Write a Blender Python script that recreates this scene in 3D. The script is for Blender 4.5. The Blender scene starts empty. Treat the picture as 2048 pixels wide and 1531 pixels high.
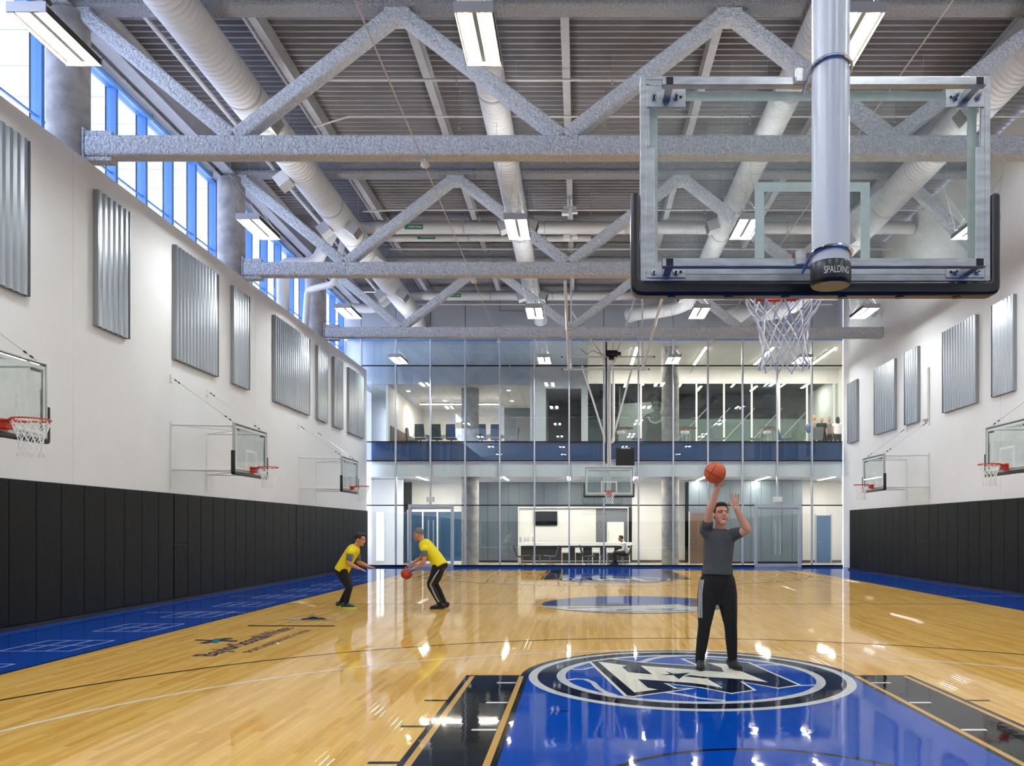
import bpy, bmesh, math, random
from mathutils import Vector, Matrix, Euler
random.seed(7)
C = bpy.context.scene.collection
SC = bpy.context.scene
PI = math.pi
# ------------------------------------------------------------------ camera
# metres; X right, Y into the hall, Z up.  Shift lens, square-on view.
FPX, VX, VY, EYE = 1610.0, 1158.0, 1059.0, 1.6
cam_d = bpy.data.cameras.new('camera')
cam_d.sensor_width = 36.0
cam_d.sensor_fit = 'HORIZONTAL'
cam_d.lens = FPX / 2048 * 36.0
cam_d.shift_x = (1024 - VX) / 2048
cam_d.shift_y = (VY - 765.5) / 2048
cam_d.clip_start = 0.05
cam_d.clip_end = 400
cam = bpy.data.objects.new('camera', cam_d)
cam.location = (0, 0, EYE)
cam.rotation_euler = (PI / 2, 0, 0)
C.objects.link(cam)
SC.camera = cam
# ------------------------------------------------------------------ sky
w = bpy.data.worlds.new('sky')
SC.world = w
w.use_nodes = True
bg = w.node_tree.nodes['Background']
bg.inputs[0].default_value = (0.66, 0.74, 0.97, 1)
bg.inputs[1].default_value = 8.0
LAMP = 165.0        # emission of the gym lamps
UP_FILL = 75.0      # added glow on their housing tops, brightens the roof deck
LAMP2 = 170.0        # emission of the linear lamps in the rooms
# ------------------------------------------------------------------ view
vs = SC.view_settings
vs.view_transform = 'Standard'
vs.look = 'None'
vs.exposure = 0.0
vs.gamma = 1.0
vs.use_curve_mapping = False
SC.cycles.max_bounces = 8
SC.cycles.diffuse_bounces = 4
SC.cycles.glossy_bounces = 4
SC.cycles.transmission_bounces = 6
SC.cycles.transparent_max_bounces = 18
SC.cycles.caustics_reflective = False
SC.cycles.caustics_refractive = False
SC.cycles.sample_clamp_indirect = 6.0
SC.cycles.use_denoising = True
SC.cycles.use_adaptive_sampling = True
SC.cycles.adaptive_threshold = 0.02


# ------------------------------------------------------------------ materials
def lin(c):
    if isinstance(c, str):
        c = [int(c[i:i + 2], 16) for i in (0, 2, 4)]
    out = []
    for v in c[:3]:
        v = v / 255.0
        out.append(v / 12.92 if v <= 0.04045 else ((v + 0.055) / 1.055) ** 2.4)
    return (out[0], out[1], out[2], 1.0)


class NT:
    """small node helper"""
    def __init__(s, name):
        s.m = bpy.data.materials.new(name)
        s.m.use_nodes = True
        s.t = s.m.node_tree
        s.b = s.t.nodes['Principled BSDF']
        s.out = s.t.nodes['Material Output']

    def n(s, typ, **kw):
        nd = s.t.nodes.new(typ)
        for k, v in kw.items():
            setattr(nd, k, v)
        return nd

    def l(s, a, b):
        s.t.links.new(a, b)

    def math(s, op, a, b=None):
        nd = s.n('ShaderNodeMath', operation=op)
        for i, v in enumerate((a, b)):
            if v is None:
                continue
            if isinstance(v, (int, float)):
                nd.inputs[i].default_value = v
            else:
                s.l(v, nd.inputs[i])
        return nd.outputs[0]


MATS = {}


def mat(name, col, rough=0.5, metal=0.0, spec=0.5, var=0.0, vscale=6.0, bump=0.0, bscale=60.0,
        coat=0.0, emit=0.0, stretch=(1, 1, 1), detail=4.0, bdist=0.02):
    if name in MATS:
        return MATS[name]
    N = NT(name)
    b = N.b
    c = lin(col)
    b.inputs['Base Color'].default_value = c
    b.inputs['Roughness'].default_value = rough
    b.inputs['Metallic'].default_value = metal
    b.inputs['Specular IOR Level'].default_value = spec
    if coat:
        b.inputs['Coat Weight'].default_value = coat
        b.inputs['Coat Roughness'].default_value = 0.06
    if emit:
        b.inputs['Emission Color'].default_value = c
        b.inputs['Emission Strength'].default_value = emit
    if var or bump:
        tc = N.n('ShaderNodeTexCoord')
        mp = N.n('ShaderNodeMapping')
        mp.inputs['Scale'].default_value = stretch
        N.l(tc.outputs['Object'], mp.inputs[0])
    if var:
        nz = N.n('ShaderNodeTexNoise')
        nz.inputs['Scale'].default_value = vscale
        nz.inputs['Detail'].default_value = detail
        N.l(mp.outputs[0], nz.inputs['Vector'])
        mx = N.n('ShaderNodeMix', data_type='RGBA')
        lo = tuple(max(0, x * (1 - var)) for x in c[:3]) + (1,)
        hi = tuple(min(1, x * (1 + var)) for x in c[:3]) + (1,)
        mx.inputs[6].default_value = lo
        mx.inputs[7].default_value = hi
        rp = N.n('ShaderNodeMapRange')
        rp.inputs[1].default_value = 0.3
        rp.inputs[2].default_value = 0.7
        N.l(nz.outputs[0], rp.inputs[0])
        N.l(rp.outputs[0], mx.inputs[0])
        N.l(mx.outputs[2], b.inputs['Base Color'])
    if bump:
        nb = N.n('ShaderNodeTexNoise')
        nb.inputs['Scale'].default_value = bscale
        nb.inputs['Detail'].default_value = 3.0
        N.l(mp.outputs[0], nb.inputs['Vector'])
        bp = N.n('ShaderNodeBump')
        bp.inputs['Strength'].default_value = bump
        bp.inputs['Distance'].default_value = bdist
        N.l(nb.outputs[0], bp.inputs['Height'])
        N.l(bp.outputs[0], b.inputs['Normal'])
    MATS[name] = N.m
    return N.m


def glassmat(name, tint, base, tintcol=(1, 1, 1), smudge=0.0, wob=0.0, hazecol=(0.7, 0.78, 0.76)):
    """thin pane: see-through, with a mirror reflection on top (fresnel + base)"""
    N = NT(name)
    N.t.nodes.remove(N.b)
    tr = N.n('ShaderNodeBsdfTransparent')
    tr.inputs[0].default_value = tuple(t * tint for t in tintcol) + (1,)
    gl = N.n('ShaderNodeBsdfGlossy')
    gl.inputs['Roughness'].default_value = 0.0
    gl.inputs['Color'].default_value = (0.9, 0.95, 1, 1)
    ge = N.n('ShaderNodeNewGeometry')
    dt = N.n('ShaderNodeVectorMath', operation='DOT_PRODUCT')
    N.l(ge.outputs['Normal'], dt.inputs[0])
    N.l(ge.outputs['Incoming'], dt.inputs[1])
    cth = N.math('ABSOLUTE', dt.outputs['Value'])
    sch = N.math('MULTIPLY', N.math('POWER', N.math('SUBTRACT', 1.0, cth), 5.0), 0.9)
    fac = N.math('ADD', sch, base + 0.03)
    fac = N.math('MINIMUM', fac, 0.95)
    if wob:
        tc = N.n('ShaderNodeTexCoord')
        nz = N.n('ShaderNodeTexNoise')
        nz.inputs['Scale'].default_value = 0.7
        nz.inputs['Detail'].default_value = 1.0
        N.l(tc.outputs['Object'], nz.inputs['Vector'])
        bp = N.n('ShaderNodeBump')
        bp.inputs['Strength'].default_value = 1.0
        bp.inputs['Distance'].default_value = wob
        N.l(nz.outputs[0], bp.inputs['Height'])
        N.l(bp.outputs[0], gl.inputs['Normal'])
    first = tr.outputs[0]
    if smudge:
        tc = N.n('ShaderNodeTexCoord')
        nz = N.n('ShaderNodeTexNoise')
        nz.inputs['Scale'].default_value = 5.0
        nz.inputs['Detail'].default_value = 8.0
        nz.inputs['Roughness'].default_value = 0.7
        N.l(tc.outputs['Object'], nz.inputs['Vector'])
        mr = N.n('ShaderNodeMapRange')
        mr.inputs[1].default_value = 0.42
        mr.inputs[2].default_value = 0.85
        mr.inputs[3].default_value = smudge * 0.35
        mr.inputs[4].default_value = smudge * 2.2
        N.l(nz.outputs[0], mr.inputs[0])
        df = N.n('ShaderNodeBsdfDiffuse')
        df.inputs[0].default_value = hazecol + (1,)
        tl = N.n('ShaderNodeBsdfTranslucent')
        tl.inputs[0].default_value = hazecol + (1,)
        ad = N.n('ShaderNodeMixShader')
        N.l(df.outputs[0], ad.inputs[1])
        N.l(tl.outputs[0], ad.inputs[2])
        m1 = N.n('ShaderNodeMixShader')
        N.l(mr.outputs[0], m1.inputs[0])
        N.l(tr.outputs[0], m1.inputs[1])
        N.l(ad.outputs[0], m1.inputs[2])
        first = m1.outputs[0]
    mx = N.n('ShaderNodeMixShader')
    N.l(fac, mx.inputs[0])
    N.l(first, mx.inputs[1])
    N.l(gl.outputs[0], mx.inputs[2])
    N.l(mx.outputs[0], N.out.inputs[0])
    MATS[name] = N.m
    return N.m


def floor_mat(name, col, wood=False, rough=0.035, spec=0.5, refl=1.0):
    """varnished court floor: boards 57 mm wide run into the hall, each lies at a hair's tilt"""
    N = NT(name)
    b = N.b
    g = N.n('ShaderNodeNewGeometry')
    sp = N.n('ShaderNodeSeparateXYZ')
    N.l(g.outputs['Position'], sp.inputs[0])
    X, Y = sp.outputs[0], sp.outputs[1]
    u = N.math('DIVIDE', X, 0.057)
    i = N.math('FLOOR', u)
    off = N.math('FRACT', N.math('MULTIPLY', i, 0.618034))
    v = N.math('ADD', N.math('DIVIDE', Y, 1.1), off)
    j = N.math('FLOOR', v)
    cb = N.n('ShaderNodeCombineXYZ')
    N.l(i, cb.inputs[0])
    N.l(j, cb.inputs[1])
    wn = N.n('ShaderNodeTexWhiteNoise', noise_dimensions='2D')
    N.l(cb.outputs[0], wn.inputs['Vector'])
    sc = N.n('ShaderNodeSeparateColor')
    N.l(wn.outputs['Color'], sc.inputs[0])
    # ripple of the varnish
    mp = N.n('ShaderNodeMapping')
    mp.inputs['Scale'].default_value = (3.0, 13.0, 1)
    N.l(g.outputs['Position'], mp.inputs[0])
    nz = N.n('ShaderNodeTexNoise')
    nz.inputs['Scale'].default_value = 1.0
    nz.inputs['Detail'].default_value = 3.0
    N.l(mp.outputs[0], nz.inputs['Vector'])
    s2 = N.n('ShaderNodeSeparateColor')
    N.l(nz.outputs['Color'], s2.inputs[0])
    tx = N.math('ADD', N.math('MULTIPLY', N.math('SUBTRACT', sc.outputs[0], 0.5), 0.004),
                N.math('MULTIPLY', N.math('SUBTRACT', s2.outputs[0], 0.5), 0.026))
    ty = N.math('ADD', N.math('MULTIPLY', N.math('SUBTRACT', sc.outputs[1], 0.5), 0.0002),
                N.math('MULTIPLY', N.math('SUBTRACT', s2.outputs[1], 0.5), 0.0042))
    cn = N.n('ShaderNodeCombineXYZ')
    N.l(tx, cn.inputs[0])
    N.l(ty, cn.inputs[1])
    cn.inputs[2].default_value = 1.0
    nm = N.n('ShaderNodeVectorMath', operation='NORMALIZE')
    N.l(cn.outputs[0], nm.inputs[0])
    c = lin(col)
    if wood:
        mg = N.n('ShaderNodeMapping')
        mg.inputs['Scale'].default_value = (60, 2.2, 1)
        N.l(g.outputs['Position'], mg.inputs[0])
        ng = N.n('ShaderNodeTexNoise')
        ng.inputs['Scale'].default_value = 1.0
        ng.inputs['Detail'].default_value = 5.0
        N.l(mg.outputs[0], ng.inputs['Vector'])
        k = N.math('ADD', N.math('MULTIPLY', sc.outputs[2], 0.50), N.math('MULTIPLY', ng.outputs[0], 0.55))
        rp = N.n('ShaderNodeValToRGB')
        cr = rp.color_ramp
        cr.elements[0].position = 0.12
        cr.elements[0].color = lin('C28D3E')
        cr.elements[1].position = 0.95
        cr.elements[1].color = lin('ECC170')
        e = cr.elements.new(0.32)
        e.color = lin('D6A44E')
        e = cr.elements.new(0.6)
        e.color = lin('E2B35E')
        N.l(k, rp.inputs[0])
        N.l(rp.outputs[0], b.inputs['Base Color'])
    else:
        mx = N.n('ShaderNodeMix', data_type='RGBA')
        mx.inputs[6].default_value = tuple(x * 0.93 for x in c[:3]) + (1,)
        mx.inputs[7].default_value = tuple(min(1, x * 1.07) for x in c[:3]) + (1,)
        N.l(sc.outputs[2], mx.inputs[0])
        N.l(mx.outputs[2], b.inputs['Base Color'])
    df = N.n('ShaderNodeBsdfDiffuse')
    lk = b.inputs['Base Color'].links[0].from_socket
    N.l(lk, df.inputs[0])
    N.t.nodes.remove(b)
    gs = N.n('ShaderNodeBsdfGlossy')
    gs.inputs['Roughness'].default_value = rough
    N.l(nm.outputs[0], gs.inputs['Normal'])
    dp = N.n('ShaderNodeVectorMath', operation='DOT_PRODUCT')
    N.l(nm.outputs[0], dp.inputs[0])
    N.l(g.outputs['Incoming'], dp.inputs[1])
    ct = N.math('MINIMUM', N.math('ABSOLUTE', dp.outputs['Value']), 1.0)
    fc = N.math('ADD', N.math('MULTIPLY', N.math('POWER', N.math('SUBTRACT', 1.0, ct), 5.0), 0.75), 0.035)
    ms = N.n('ShaderNodeMixShader')
    N.l(fc, ms.inputs[0])
    N.l(df.outputs[0], ms.inputs[1])
    N.l(gs.outputs[0], ms.inputs[2])
    N.l(ms.outputs[0], N.out.inputs[0])
    MATS[name] = N.m
    return N.m


def emit_mat(name, col, strength):
    N = NT(name)
    N.t.nodes.remove(N.b)
    e = N.n('ShaderNodeEmission')
    e.inputs[0].default_value = lin(col)
    e.inputs[1].default_value = strength
    N.l(e.outputs[0], N.out.inputs[0])
    MATS[name] = N.m
    return N.m


M = MATS
mat('white_wall', 'DEDFDE', 0.62, var=0.025, vscale=0.9, bump=0.02, bscale=40)
mat('white_paint', 'E6E6E2', 0.5)
mat('room_white', 'EAEAE8', 0.6)
mat('pad_black', '08090B', 0.5, spec=0.18, var=0.2, vscale=2.0, bump=0.15, bscale=5, bdist=0.03)
mat('base_black', '101012', 0.5)
mat('black', '0C0C0E', 0.35, spec=0.4)
mat('rubber', '111112', 0.3, spec=0.5)
mat('concrete', '9C9A97', 0.8, var=0.28, vscale=3.5, bump=0.25, bscale=25, detail=8)
mat('spray', 'DEE5F0', 0.95, spec=0.15, var=0.22, vscale=26, bump=1.0, bscale=20, bdist=0.10, detail=6)  # grey fireproofing with the blue of the skylight tinted into its colour
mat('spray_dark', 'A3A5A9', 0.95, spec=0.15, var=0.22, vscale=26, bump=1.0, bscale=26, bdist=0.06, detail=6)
mat('steel_grey', 'AAACB0', 0.55, var=0.06)
mat('deck', '918F91', 0.5, metal=0.0, var=0.10, vscale=1.2, spec=0.4)
mat('duct', 'C6C6C6', 0.5, spec=0.5, var=0.05, vscale=2)
mat('pipe', 'C9C8C6', 0.45)
mat('galv', 'B9BDBD', 0.32, metal=0.75, var=0.2, vscale=9, stretch=(1, 1, 4), bump=0.03, bscale=30)
mat('alu', 'C7C9CB', 0.38, metal=0.55)
mat('chrome', 'D8DADC', 0.12, metal=1.0)
mat('gold_tube', 'C29A4A', 0.3, metal=0.9)
mat('ribbed_metal', '9CA1A4', 0.34, metal=0.8, var=0.06, vscale=1.5, stretch=(1, 1, 0.3))
mat('far_panel', 'A0A5AD', 0.45, metal=0.15, var=0.04, vscale=0.8)
mat('skylit_blue', '5C8CC8', 0.4)  # window frames: blue of the skylight put into the colour; also the blue shade rolls
mat('fixture_dark', '3A3726', 0.6)
mat('mullion', 'C3C8CF', 0.35, metal=0.35)
mat('slate', '5B6872', 0.4, var=0.08, vscale=1.5)
mat('spandrel', '1E4478', 0.25, var=0.06, vscale=1.0)
mat('lounge_floor', 'A9A7A3', 0.35)
mat('wood_dark', '5A463A', 0.5, var=0.15, vscale=8, stretch=(1, 1, 6))
mat('wood_table', '6A4434', 0.4)
mat('rim_red', 'C8300F', 0.32, spec=0.6)
mat('net', 'F8F8F4', 0.8)
mat('ball', 'C9552B', 0.55, bump=0.3, bscale=260, bdist=0.003)
mat('ball_far', 'B5402F', 0.55)
mat('ext_white', 'CBCDD6', 0.6)
mat('ext_line', '6E8FC4', 0.6)
mat('chair_blue', '3C587F', 0.5)
mat('chair_dark', '2B3038', 0.45)
mat('chair_grey', '70767C', 0.5)
mat('sign_green', '0E6B55', 0.5)
mat('screen', '0A0B0D', 0.08, spec=0.6)
mat('exit_white', 'ECEFEA', 0.4)
mat('exit_text', 'C2D6B0', 0.5)
mat('cloth_grey', '45484B', 0.85, var=0.12, vscale=7, bump=0.25, bscale=14, bdist=0.03)
mat('cloth_black', '0A0A0C', 0.85, bump=0.25, bscale=12, bdist=0.03)
mat('cloth_yellow', 'E8D400', 0.75, bump=0.2, bscale=12, bdist=0.03)
mat('cloth_white', 'E8E9EC', 0.8, bump=0.2, bscale=14, bdist=0.02)
mat('cloth_slate', '5C6A70', 0.8)
mat('skin', 'D7A183', 0.55, var=0.08, vscale=9)
mat('skin_tan', 'C58B68', 0.55, var=0.08, vscale=9)
mat('lip', '9C3F3D', 0.5)
mat('hair_dark', '1D1714', 0.65, bump=0.5, bscale=90, bdist=0.01)
mat('hair_grey', '6F6C6A', 0.8, bump=0.4, bscale=90, bdist=0.01)
mat('eye', '2A211C', 0.3)
mat('shoe_dark', '1B1C1E', 0.6)
mat('shoe_teal', '23404A', 0.6)
mat('sole_yellow', 'D7E23A', 0.6)
mat('mural_bg', 'C4C6C6', 0.6)
mat('mural_mid', '55585A', 0.6)
mat('mural_dark', '151617', 0.6)
mat('mural_skin', '7A7C7C', 0.6)
mat('mural_hi', 'DADCDC', 0.6)
mat('dark_room', '2A2E30', 0.7)
mat('dark_ceiling', '101112', 0.8)
mat('green_glass_wall', '7F918E', 0.5)
floor_mat('wood_floor', 'D2A765', wood=True)
floor_mat('paint_blue', '0042A2')
floor_mat('paint_black', '16171A')
floor_mat('paint_navy', '131A30')
floor_mat('paint_white', 'E8E6DC')
floor_mat('paint_silver', 'C9C9C4')
floor_mat('paint_cream', 'E9E4CE')
floor_mat('paint_gold', 'C79B52')
floor_mat('paint_grey', '54585E')
floor_mat('paint_text', '33406B')
floor_mat('paint_teal', '1E7C96')
floor_mat('paint_ladder', 'C3CAD6')
glassmat('glass_wall', 0.965, 0.03, (0.97, 1.0, 1.0), wob=0.0010)
glassmat('glass_clear', 0.97, 0.02, (0.96, 0.97, 1.0))
glassmat('glass_board', 0.975, 0.01, (0.97, 1.0, 0.99), smudge=0.10)
glassmat('glass_board_far', 0.95, 0.01, (0.96, 1.0, 0.985), smudge=0.05)
glassmat('glass_green', 0.88, 0.02, (0.93, 1.0, 0.98))
emit_mat('lamp', 'F3F8FB', LAMP)
emit_mat('up_fill', 'F3F8FB', UP_FILL)
emit_mat('lamp_room', 'FFF2E2', LAMP2)


def board_white():
    N = NT('board_white')
    N.t.nodes.remove(N.b)
    a, b, m = N.n('ShaderNodeBsdfDiffuse'), N.n('ShaderNodeBsdfTranslucent'), N.n('ShaderNodeMixShader')
    a.inputs[0].default_value = lin('F4FAF6')
    b.inputs[0].default_value = lin('F8FFFB')
    m.inputs[0].default_value = 0.45
    N.l(a.outputs[0], m.inputs[1])
    N.l(b.outputs[0], m.inputs[2])
    N.l(m.outputs[0], N.out.inputs[0])
    MATS['board_white'] = N.m


board_white()


def spiral_duct_mat():
    N = NT('duct_spiral')
    b = N.b
    b.inputs['Base Color'].default_value = lin('C8C8C8')
    b.inputs['Roughness'].default_value = 0.45
    tc = N.n('ShaderNodeTexCoord')
    wv = N.n('ShaderNodeTexWave', wave_type='BANDS', bands_direction='Y')
    wv.inputs['Scale'].default_value = 3.1
    wv.inputs['Distortion'].default_value = 0.0
    N.l(tc.outputs['Object'], wv.inputs['Vector'])
    rp = N.n('ShaderNodeMapRange')
    rp.inputs[1].default_value = 0.93
    rp.inputs[2].default_value = 1.0
    N.l(wv.outputs['Fac'], rp.inputs[0])
    bp = N.n('ShaderNodeBump')
    bp.inputs['Strength'].default_value = 0.6
    bp.inputs['Distance'].default_value = 0.012
    N.l(rp.outputs[0], bp.inputs['Height'])
    N.l(bp.outputs[0], b.inputs['Normal'])
    MATS['duct_spiral'] = N.m


spiral_duct_mat()


# ------------------------------------------------------------------ objects
def P(px, py, D):
    """point seen at a pixel of the photograph at depth D"""
    return Vector(((px - VX) * D / FPX, D, EYE + (VY - py) * D / FPX))


def FL(px, py):
    """point of the floor seen at a pixel of the photograph"""
    D = EYE * FPX / (py - VY)
    return ((px - VX) * D / FPX, D)


def tag(o, label=None, cat=None, group=None, kind=None):
    if label:
        o['label'] = label
    if cat:
        o['category'] = cat
    if group:
        o['group'] = group
    if kind:
        o['kind'] = kind
    return o


def thing(name, label, cat, loc=(0, 0, 0), rz=0.0, group=None, kind=None):
    o = bpy.data.objects.new(name, None)
    o.empty_display_size = 0.1
    C.objects.link(o)
    o.location = loc
    o.rotation_euler = (0, 0, rz)
    return tag(o, label, cat, group, kind)


def wloc(o):
    v = Vector((0, 0, 0))
    while o is not None:
        v += o.location
        o = o.parent
    return v


def copy_tree(o, parent=None):
    c = o.copy()
    C.objects.link(c)
    if parent is not None:
        c.parent = parent
    for ch in o.children:
        copy_tree(ch, c)
    return c


def frame_axes(d, side=None):
    d = d.normalized()
    if side is None:
        side = Vector((0, 0, 1)) if abs(d.z) < 0.9 else Vector((0, 1, 0))
        a = d.cross(side).normalized()
    else:
        a = (side - d * side.dot(d))
        a = a.normalized() if a.length > 1e-6 else d.orthogonal().normalized()
    b = d.cross(a).normalized()
    return a, b


class MB:
    def __init__(s):
        s.v, s.f = [], []

    def add(s, vs, fs):
        o = len(s.v)
        s.v += [tuple(v) for v in vs]
        s.f += [tuple(i + o for i in f) for f in fs]
        return s

    def box(s, x0, x1, y0, y1, z0, z1):
        vs = [(x, y, z) for z in (z0, z1) for y in (y0, y1) for x in (x0, x1)]
        return s.add(vs, [(0, 2, 3, 1), (4, 5, 7, 6), (0, 1, 5, 4), (2, 6, 7, 3), (0, 4, 6, 2), (1, 3, 7, 5)])

    def bar(s, p0, p1, w, h, side=None):
        """rectangular bar; w along 'side', h across"""
        p0, p1 = Vector(p0), Vector(p1)
        a, b = frame_axes(p1 - p0, Vector(side) if side else None)
        vs = []
        for p in (p0, p1):
            for i, j in ((-1, -1), (1, -1), (1, 1), (-1, 1)):
                vs.append(p + a * (w / 2 * i) + b * (h / 2 * j))
        return s.add(vs, [(3, 2, 1, 0), (4, 5, 6, 7), (0, 1, 5, 4), (1, 2, 6, 5), (2, 3, 7, 6), (3, 0, 4, 7)])

    def cyl(s, p0, p1, r, n=12, r2=None, caps=True):
        p0, p1 = Vector(p0), Vector(p1)
        r2 = r if r2 is None else r2
        a, b = frame_axes(p1 - p0)
        vs = []
        for p, rr in ((p0, r), (p1, r2)):
            for k in range(n):
                t = 2 * PI * k / n
                vs.append(p + a * (rr * math.cos(t)) + b * (rr * math.sin(t)))
        fs = [(k, (k + 1) % n, n + (k + 1) % n, n + k) for k in range(n)]
        if caps:
            fs += [tuple(range(n - 1, -1, -1)), tuple(range(n, 2 * n))]
        return s.add(vs, fs)

    def tube(s, path, r, n=8, closed=False, caps=True):
        path = [Vector(p) for p in path]
        m = len(path)
        rs = r if isinstance(r, (list, tuple)) else [r] * m
        vs, prev = [], None
        for k in range(m):
            if closed:
                d = path[(k + 1) % m] - path[k - 1]
            else:
                d = path[min(k + 1, m - 1)] - path[max(k - 1, 0)]
            d.normalize()
            if prev is None:
                a, b = frame_axes(d)
            else:
                a = prev - d * prev.dot(d)
                a = a.normalized() if a.length > 1e-6 else frame_axes(d)[0]
                b = d.cross(a)
            prev = a
            for q in range(n):
                t = 2 * PI * q / n
                vs.append(path[k] + a * (rs[k] * math.cos(t)) + b * (rs[k] * math.sin(t)))
        fs = []
        for k in range(m if closed else m - 1):
            k2 = (k + 1) % m
            for q in range(n):
                q2 = (q + 1) % n
                fs.append((k * n + q, k * n + q2, k2 * n + q2, k2 * n + q))
        if caps and not closed:
            fs += [tuple(range(n - 1, -1, -1)), tuple(range((m - 1) * n, m * n))]
        return s.add(vs, fs)

    def loft(s, rings):
        """rings: list of (centre, rx, ry, side) -> closed elliptical tube"""
        n = 16
        vs = []
        m = len(rings)
        cs = [Vector(r[0]) for r in rings]
        for k, (c, rx, ry, side) in enumerate(rings):
            d = cs[min(k + 1, m - 1)] - cs[max(k - 1, 0)]
            a, b = frame_axes(d, Vector(side))
            for q in range(n):
                t = 2 * PI * q / n
                vs.append(cs[k] + a * (rx * math.cos(t)) + b * (ry * math.sin(t)))
        fs = []
        for k in range(m - 1):
            for q in range(n):
                q2 = (q + 1) % n
                fs.append((k * n + q, k * n + q2, (k + 1) * n + q2, (k + 1) * n + q))
        fs += [tuple(range(n - 1, -1, -1)), tuple(range((m - 1) * n, m * n))]
        return s.add(vs, fs)

    def ball(s, c, r, nu=16, nv=10, rot=None):
        c = Vector(c)
        r = (r, r, r) if isinstance(r, (int, float)) else r
        vs = [Vector((0, 0, 1))]
        for i in range(1, nv):
            t = PI * i / nv
            for j in range(nu):
                p = 2 * PI * j / nu
                vs.append(Vector((math.sin(t) * math.cos(p), math.sin(t) * math.sin(p), math.cos(t))))
        vs.append(Vector((0, 0, -1)))
        out = []
        for q in vs:
            q = Vector((q.x * r[0], q.y * r[1], q.z * r[2]))
            if rot is not None:
                q = rot @ q
            out.append(c + q)
        fs = [(0, 1 + j, 1 + (j + 1) % nu) for j in range(nu)]
        for i in range(nv - 2):
            for j in range(nu):
                a, b = 1 + i * nu + j, 1 + i * nu + (j + 1) % nu
                fs.append((a, a + nu, b + nu, b))
        L = len(vs) - 1
        fs += [(L, 1 + (nv - 2) * nu + (j + 1) % nu, 1 + (nv - 2) * nu + j) for j in range(nu)]
        return s.add(out, fs)

    def lathe(s, prof, c=(0, 0, 0), n=24):
        """prof: (r, z) going up, revolve about z"""
        c = Vector(c)
        vs = []
        for r, z in prof:
            for k in range(n):
                t = 2 * PI * k / n
                vs.append(c + Vector((r * math.cos(t), r * math.sin(t), z)))
        fs = []
        for i in range(len(prof) - 1):
            for k in range(n):
                k2 = (k + 1) % n
                fs.append((i * n + k, i * n + k2, (i + 1) * n + k2, (i + 1) * n + k))
        fs += [tuple(range(n - 1, -1, -1)), tuple(range((len(prof) - 1) * n, len(prof) * n))]
        return s.add(vs, fs)

    def prism(s, poly, fn, t0, t1):
        """poly: 2-D outline; fn(u, v, t) -> point"""
        n = len(poly)
        vs = [fn(u, v, t0) for u, v in poly] + [fn(u, v, t1) for u, v in poly]
        fs = [tuple(range(n - 1, -1, -1)), tuple(range(n, 2 * n))]
        fs += [(k, (k + 1) % n, n + (k + 1) % n, n + k) for k in range(n)]
        return s.add(vs, fs)

    def strip(s, left, right, z):
        """flat ribbon on the floor between two polylines"""
        n = len(left)
        vs = [(x, y, z) for x, y in left] + [(x, y, z) for x, y in right]
        return s.add(vs, [(k, n + k, n + k + 1, k + 1) for k in range(n - 1)])

    def build(s, name, m, parent=None, smooth=False, label=None, bevel=0.0, segs=2, origin=None, local=False, ang=40, recalc=True):
        me = bpy.data.meshes.new(name)
        if parent is not None and not local:
            o0 = wloc(parent)
        elif parent is not None:
            o0 = Vector((0, 0, 0))
        elif origin is not None:
            o0 = Vector(origin)
        else:
            xs = [v[0] for v in s.v]
            ys = [v[1] for v in s.v]
            zs = [v[2] for v in s.v]
            o0 = Vector(((min(xs) + max(xs)) / 2, (min(ys) + max(ys)) / 2, min(zs)))
        me.from_pydata([(v[0] - o0.x, v[1] - o0.y, v[2] - o0.z) for v in s.v], [], s.f)
        if recalc:
            bm = bmesh.new()
            bm.from_mesh(me)
            bmesh.ops.recalc_face_normals(bm, faces=bm.faces)
            bm.to_mesh(me)
            bm.free()
        me.materials.append(MATS[m] if isinstance(m, str) else m)
        if smooth:
            me.polygons.foreach_set('use_smooth', [True] * len(me.polygons))
            try:
                me.set_sharp_from_angle(angle=math.radians(ang))
            except Exception:
                pass
        o = bpy.data.objects.new(name, me)
        C.objects.link(o)
        if parent is not None:
            o.parent = parent
        else:
            o.location = o0
        if label:
            o['label'] = label
        if bevel:
            md = o.modifiers.new('bevel', 'BEVEL')
            md.width = bevel
            md.segments = segs
            md.limit_method = 'ANGLE'
        return o


def struct(o):
    o['kind'] = 'structure'
    return o


def text_mesh(txt, size, extrude=0.0):
    """2-D outline of a word as mesh (verts, faces), baseline at origin"""
    cu = bpy.data.curves.new('lettering', 'FONT')
    cu.body = txt
    cu.size = size
    cu.extrude = extrude
    o = bpy.data.objects.new('lettering', cu)
    C.objects.link(o)
    dg = bpy.context.evaluated_depsgraph_get()
    me = bpy.data.meshes.new_from_object(o.evaluated_get(dg))
    vs = [v.co.copy() for v in me.vertices]
    fs = [tuple(p.vertices) for p in me.polygons]
    bpy.data.objects.remove(o)
    bpy.data.curves.remove(cu)
    bpy.data.meshes.remove(me)
    return vs, fs


def bezier3(p0, p1, p2, n=10):
    p0, p1, p2 = Vector(p0), Vector(p1), Vector(p2)
    return [p0 * (1 - t) ** 2 + p1 * (2 * t * (1 - t)) + p2 * t * t for t in [k / n for k in range(n + 1)]]


def round_path(pts, r, n=6):
    """polyline with rounded corners"""
    pts = [Vector(p) for p in pts]
    out = [pts[0]]
    for k in range(1, len(pts) - 1):
        a = (pts[k - 1] - pts[k]).normalized()
        b = (pts[k + 1] - pts[k]).normalized()
        out += bezier3(pts[k] + a * r, pts[k], pts[k] + b * r, n)
    out.append(pts[-1])
    return out
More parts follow.
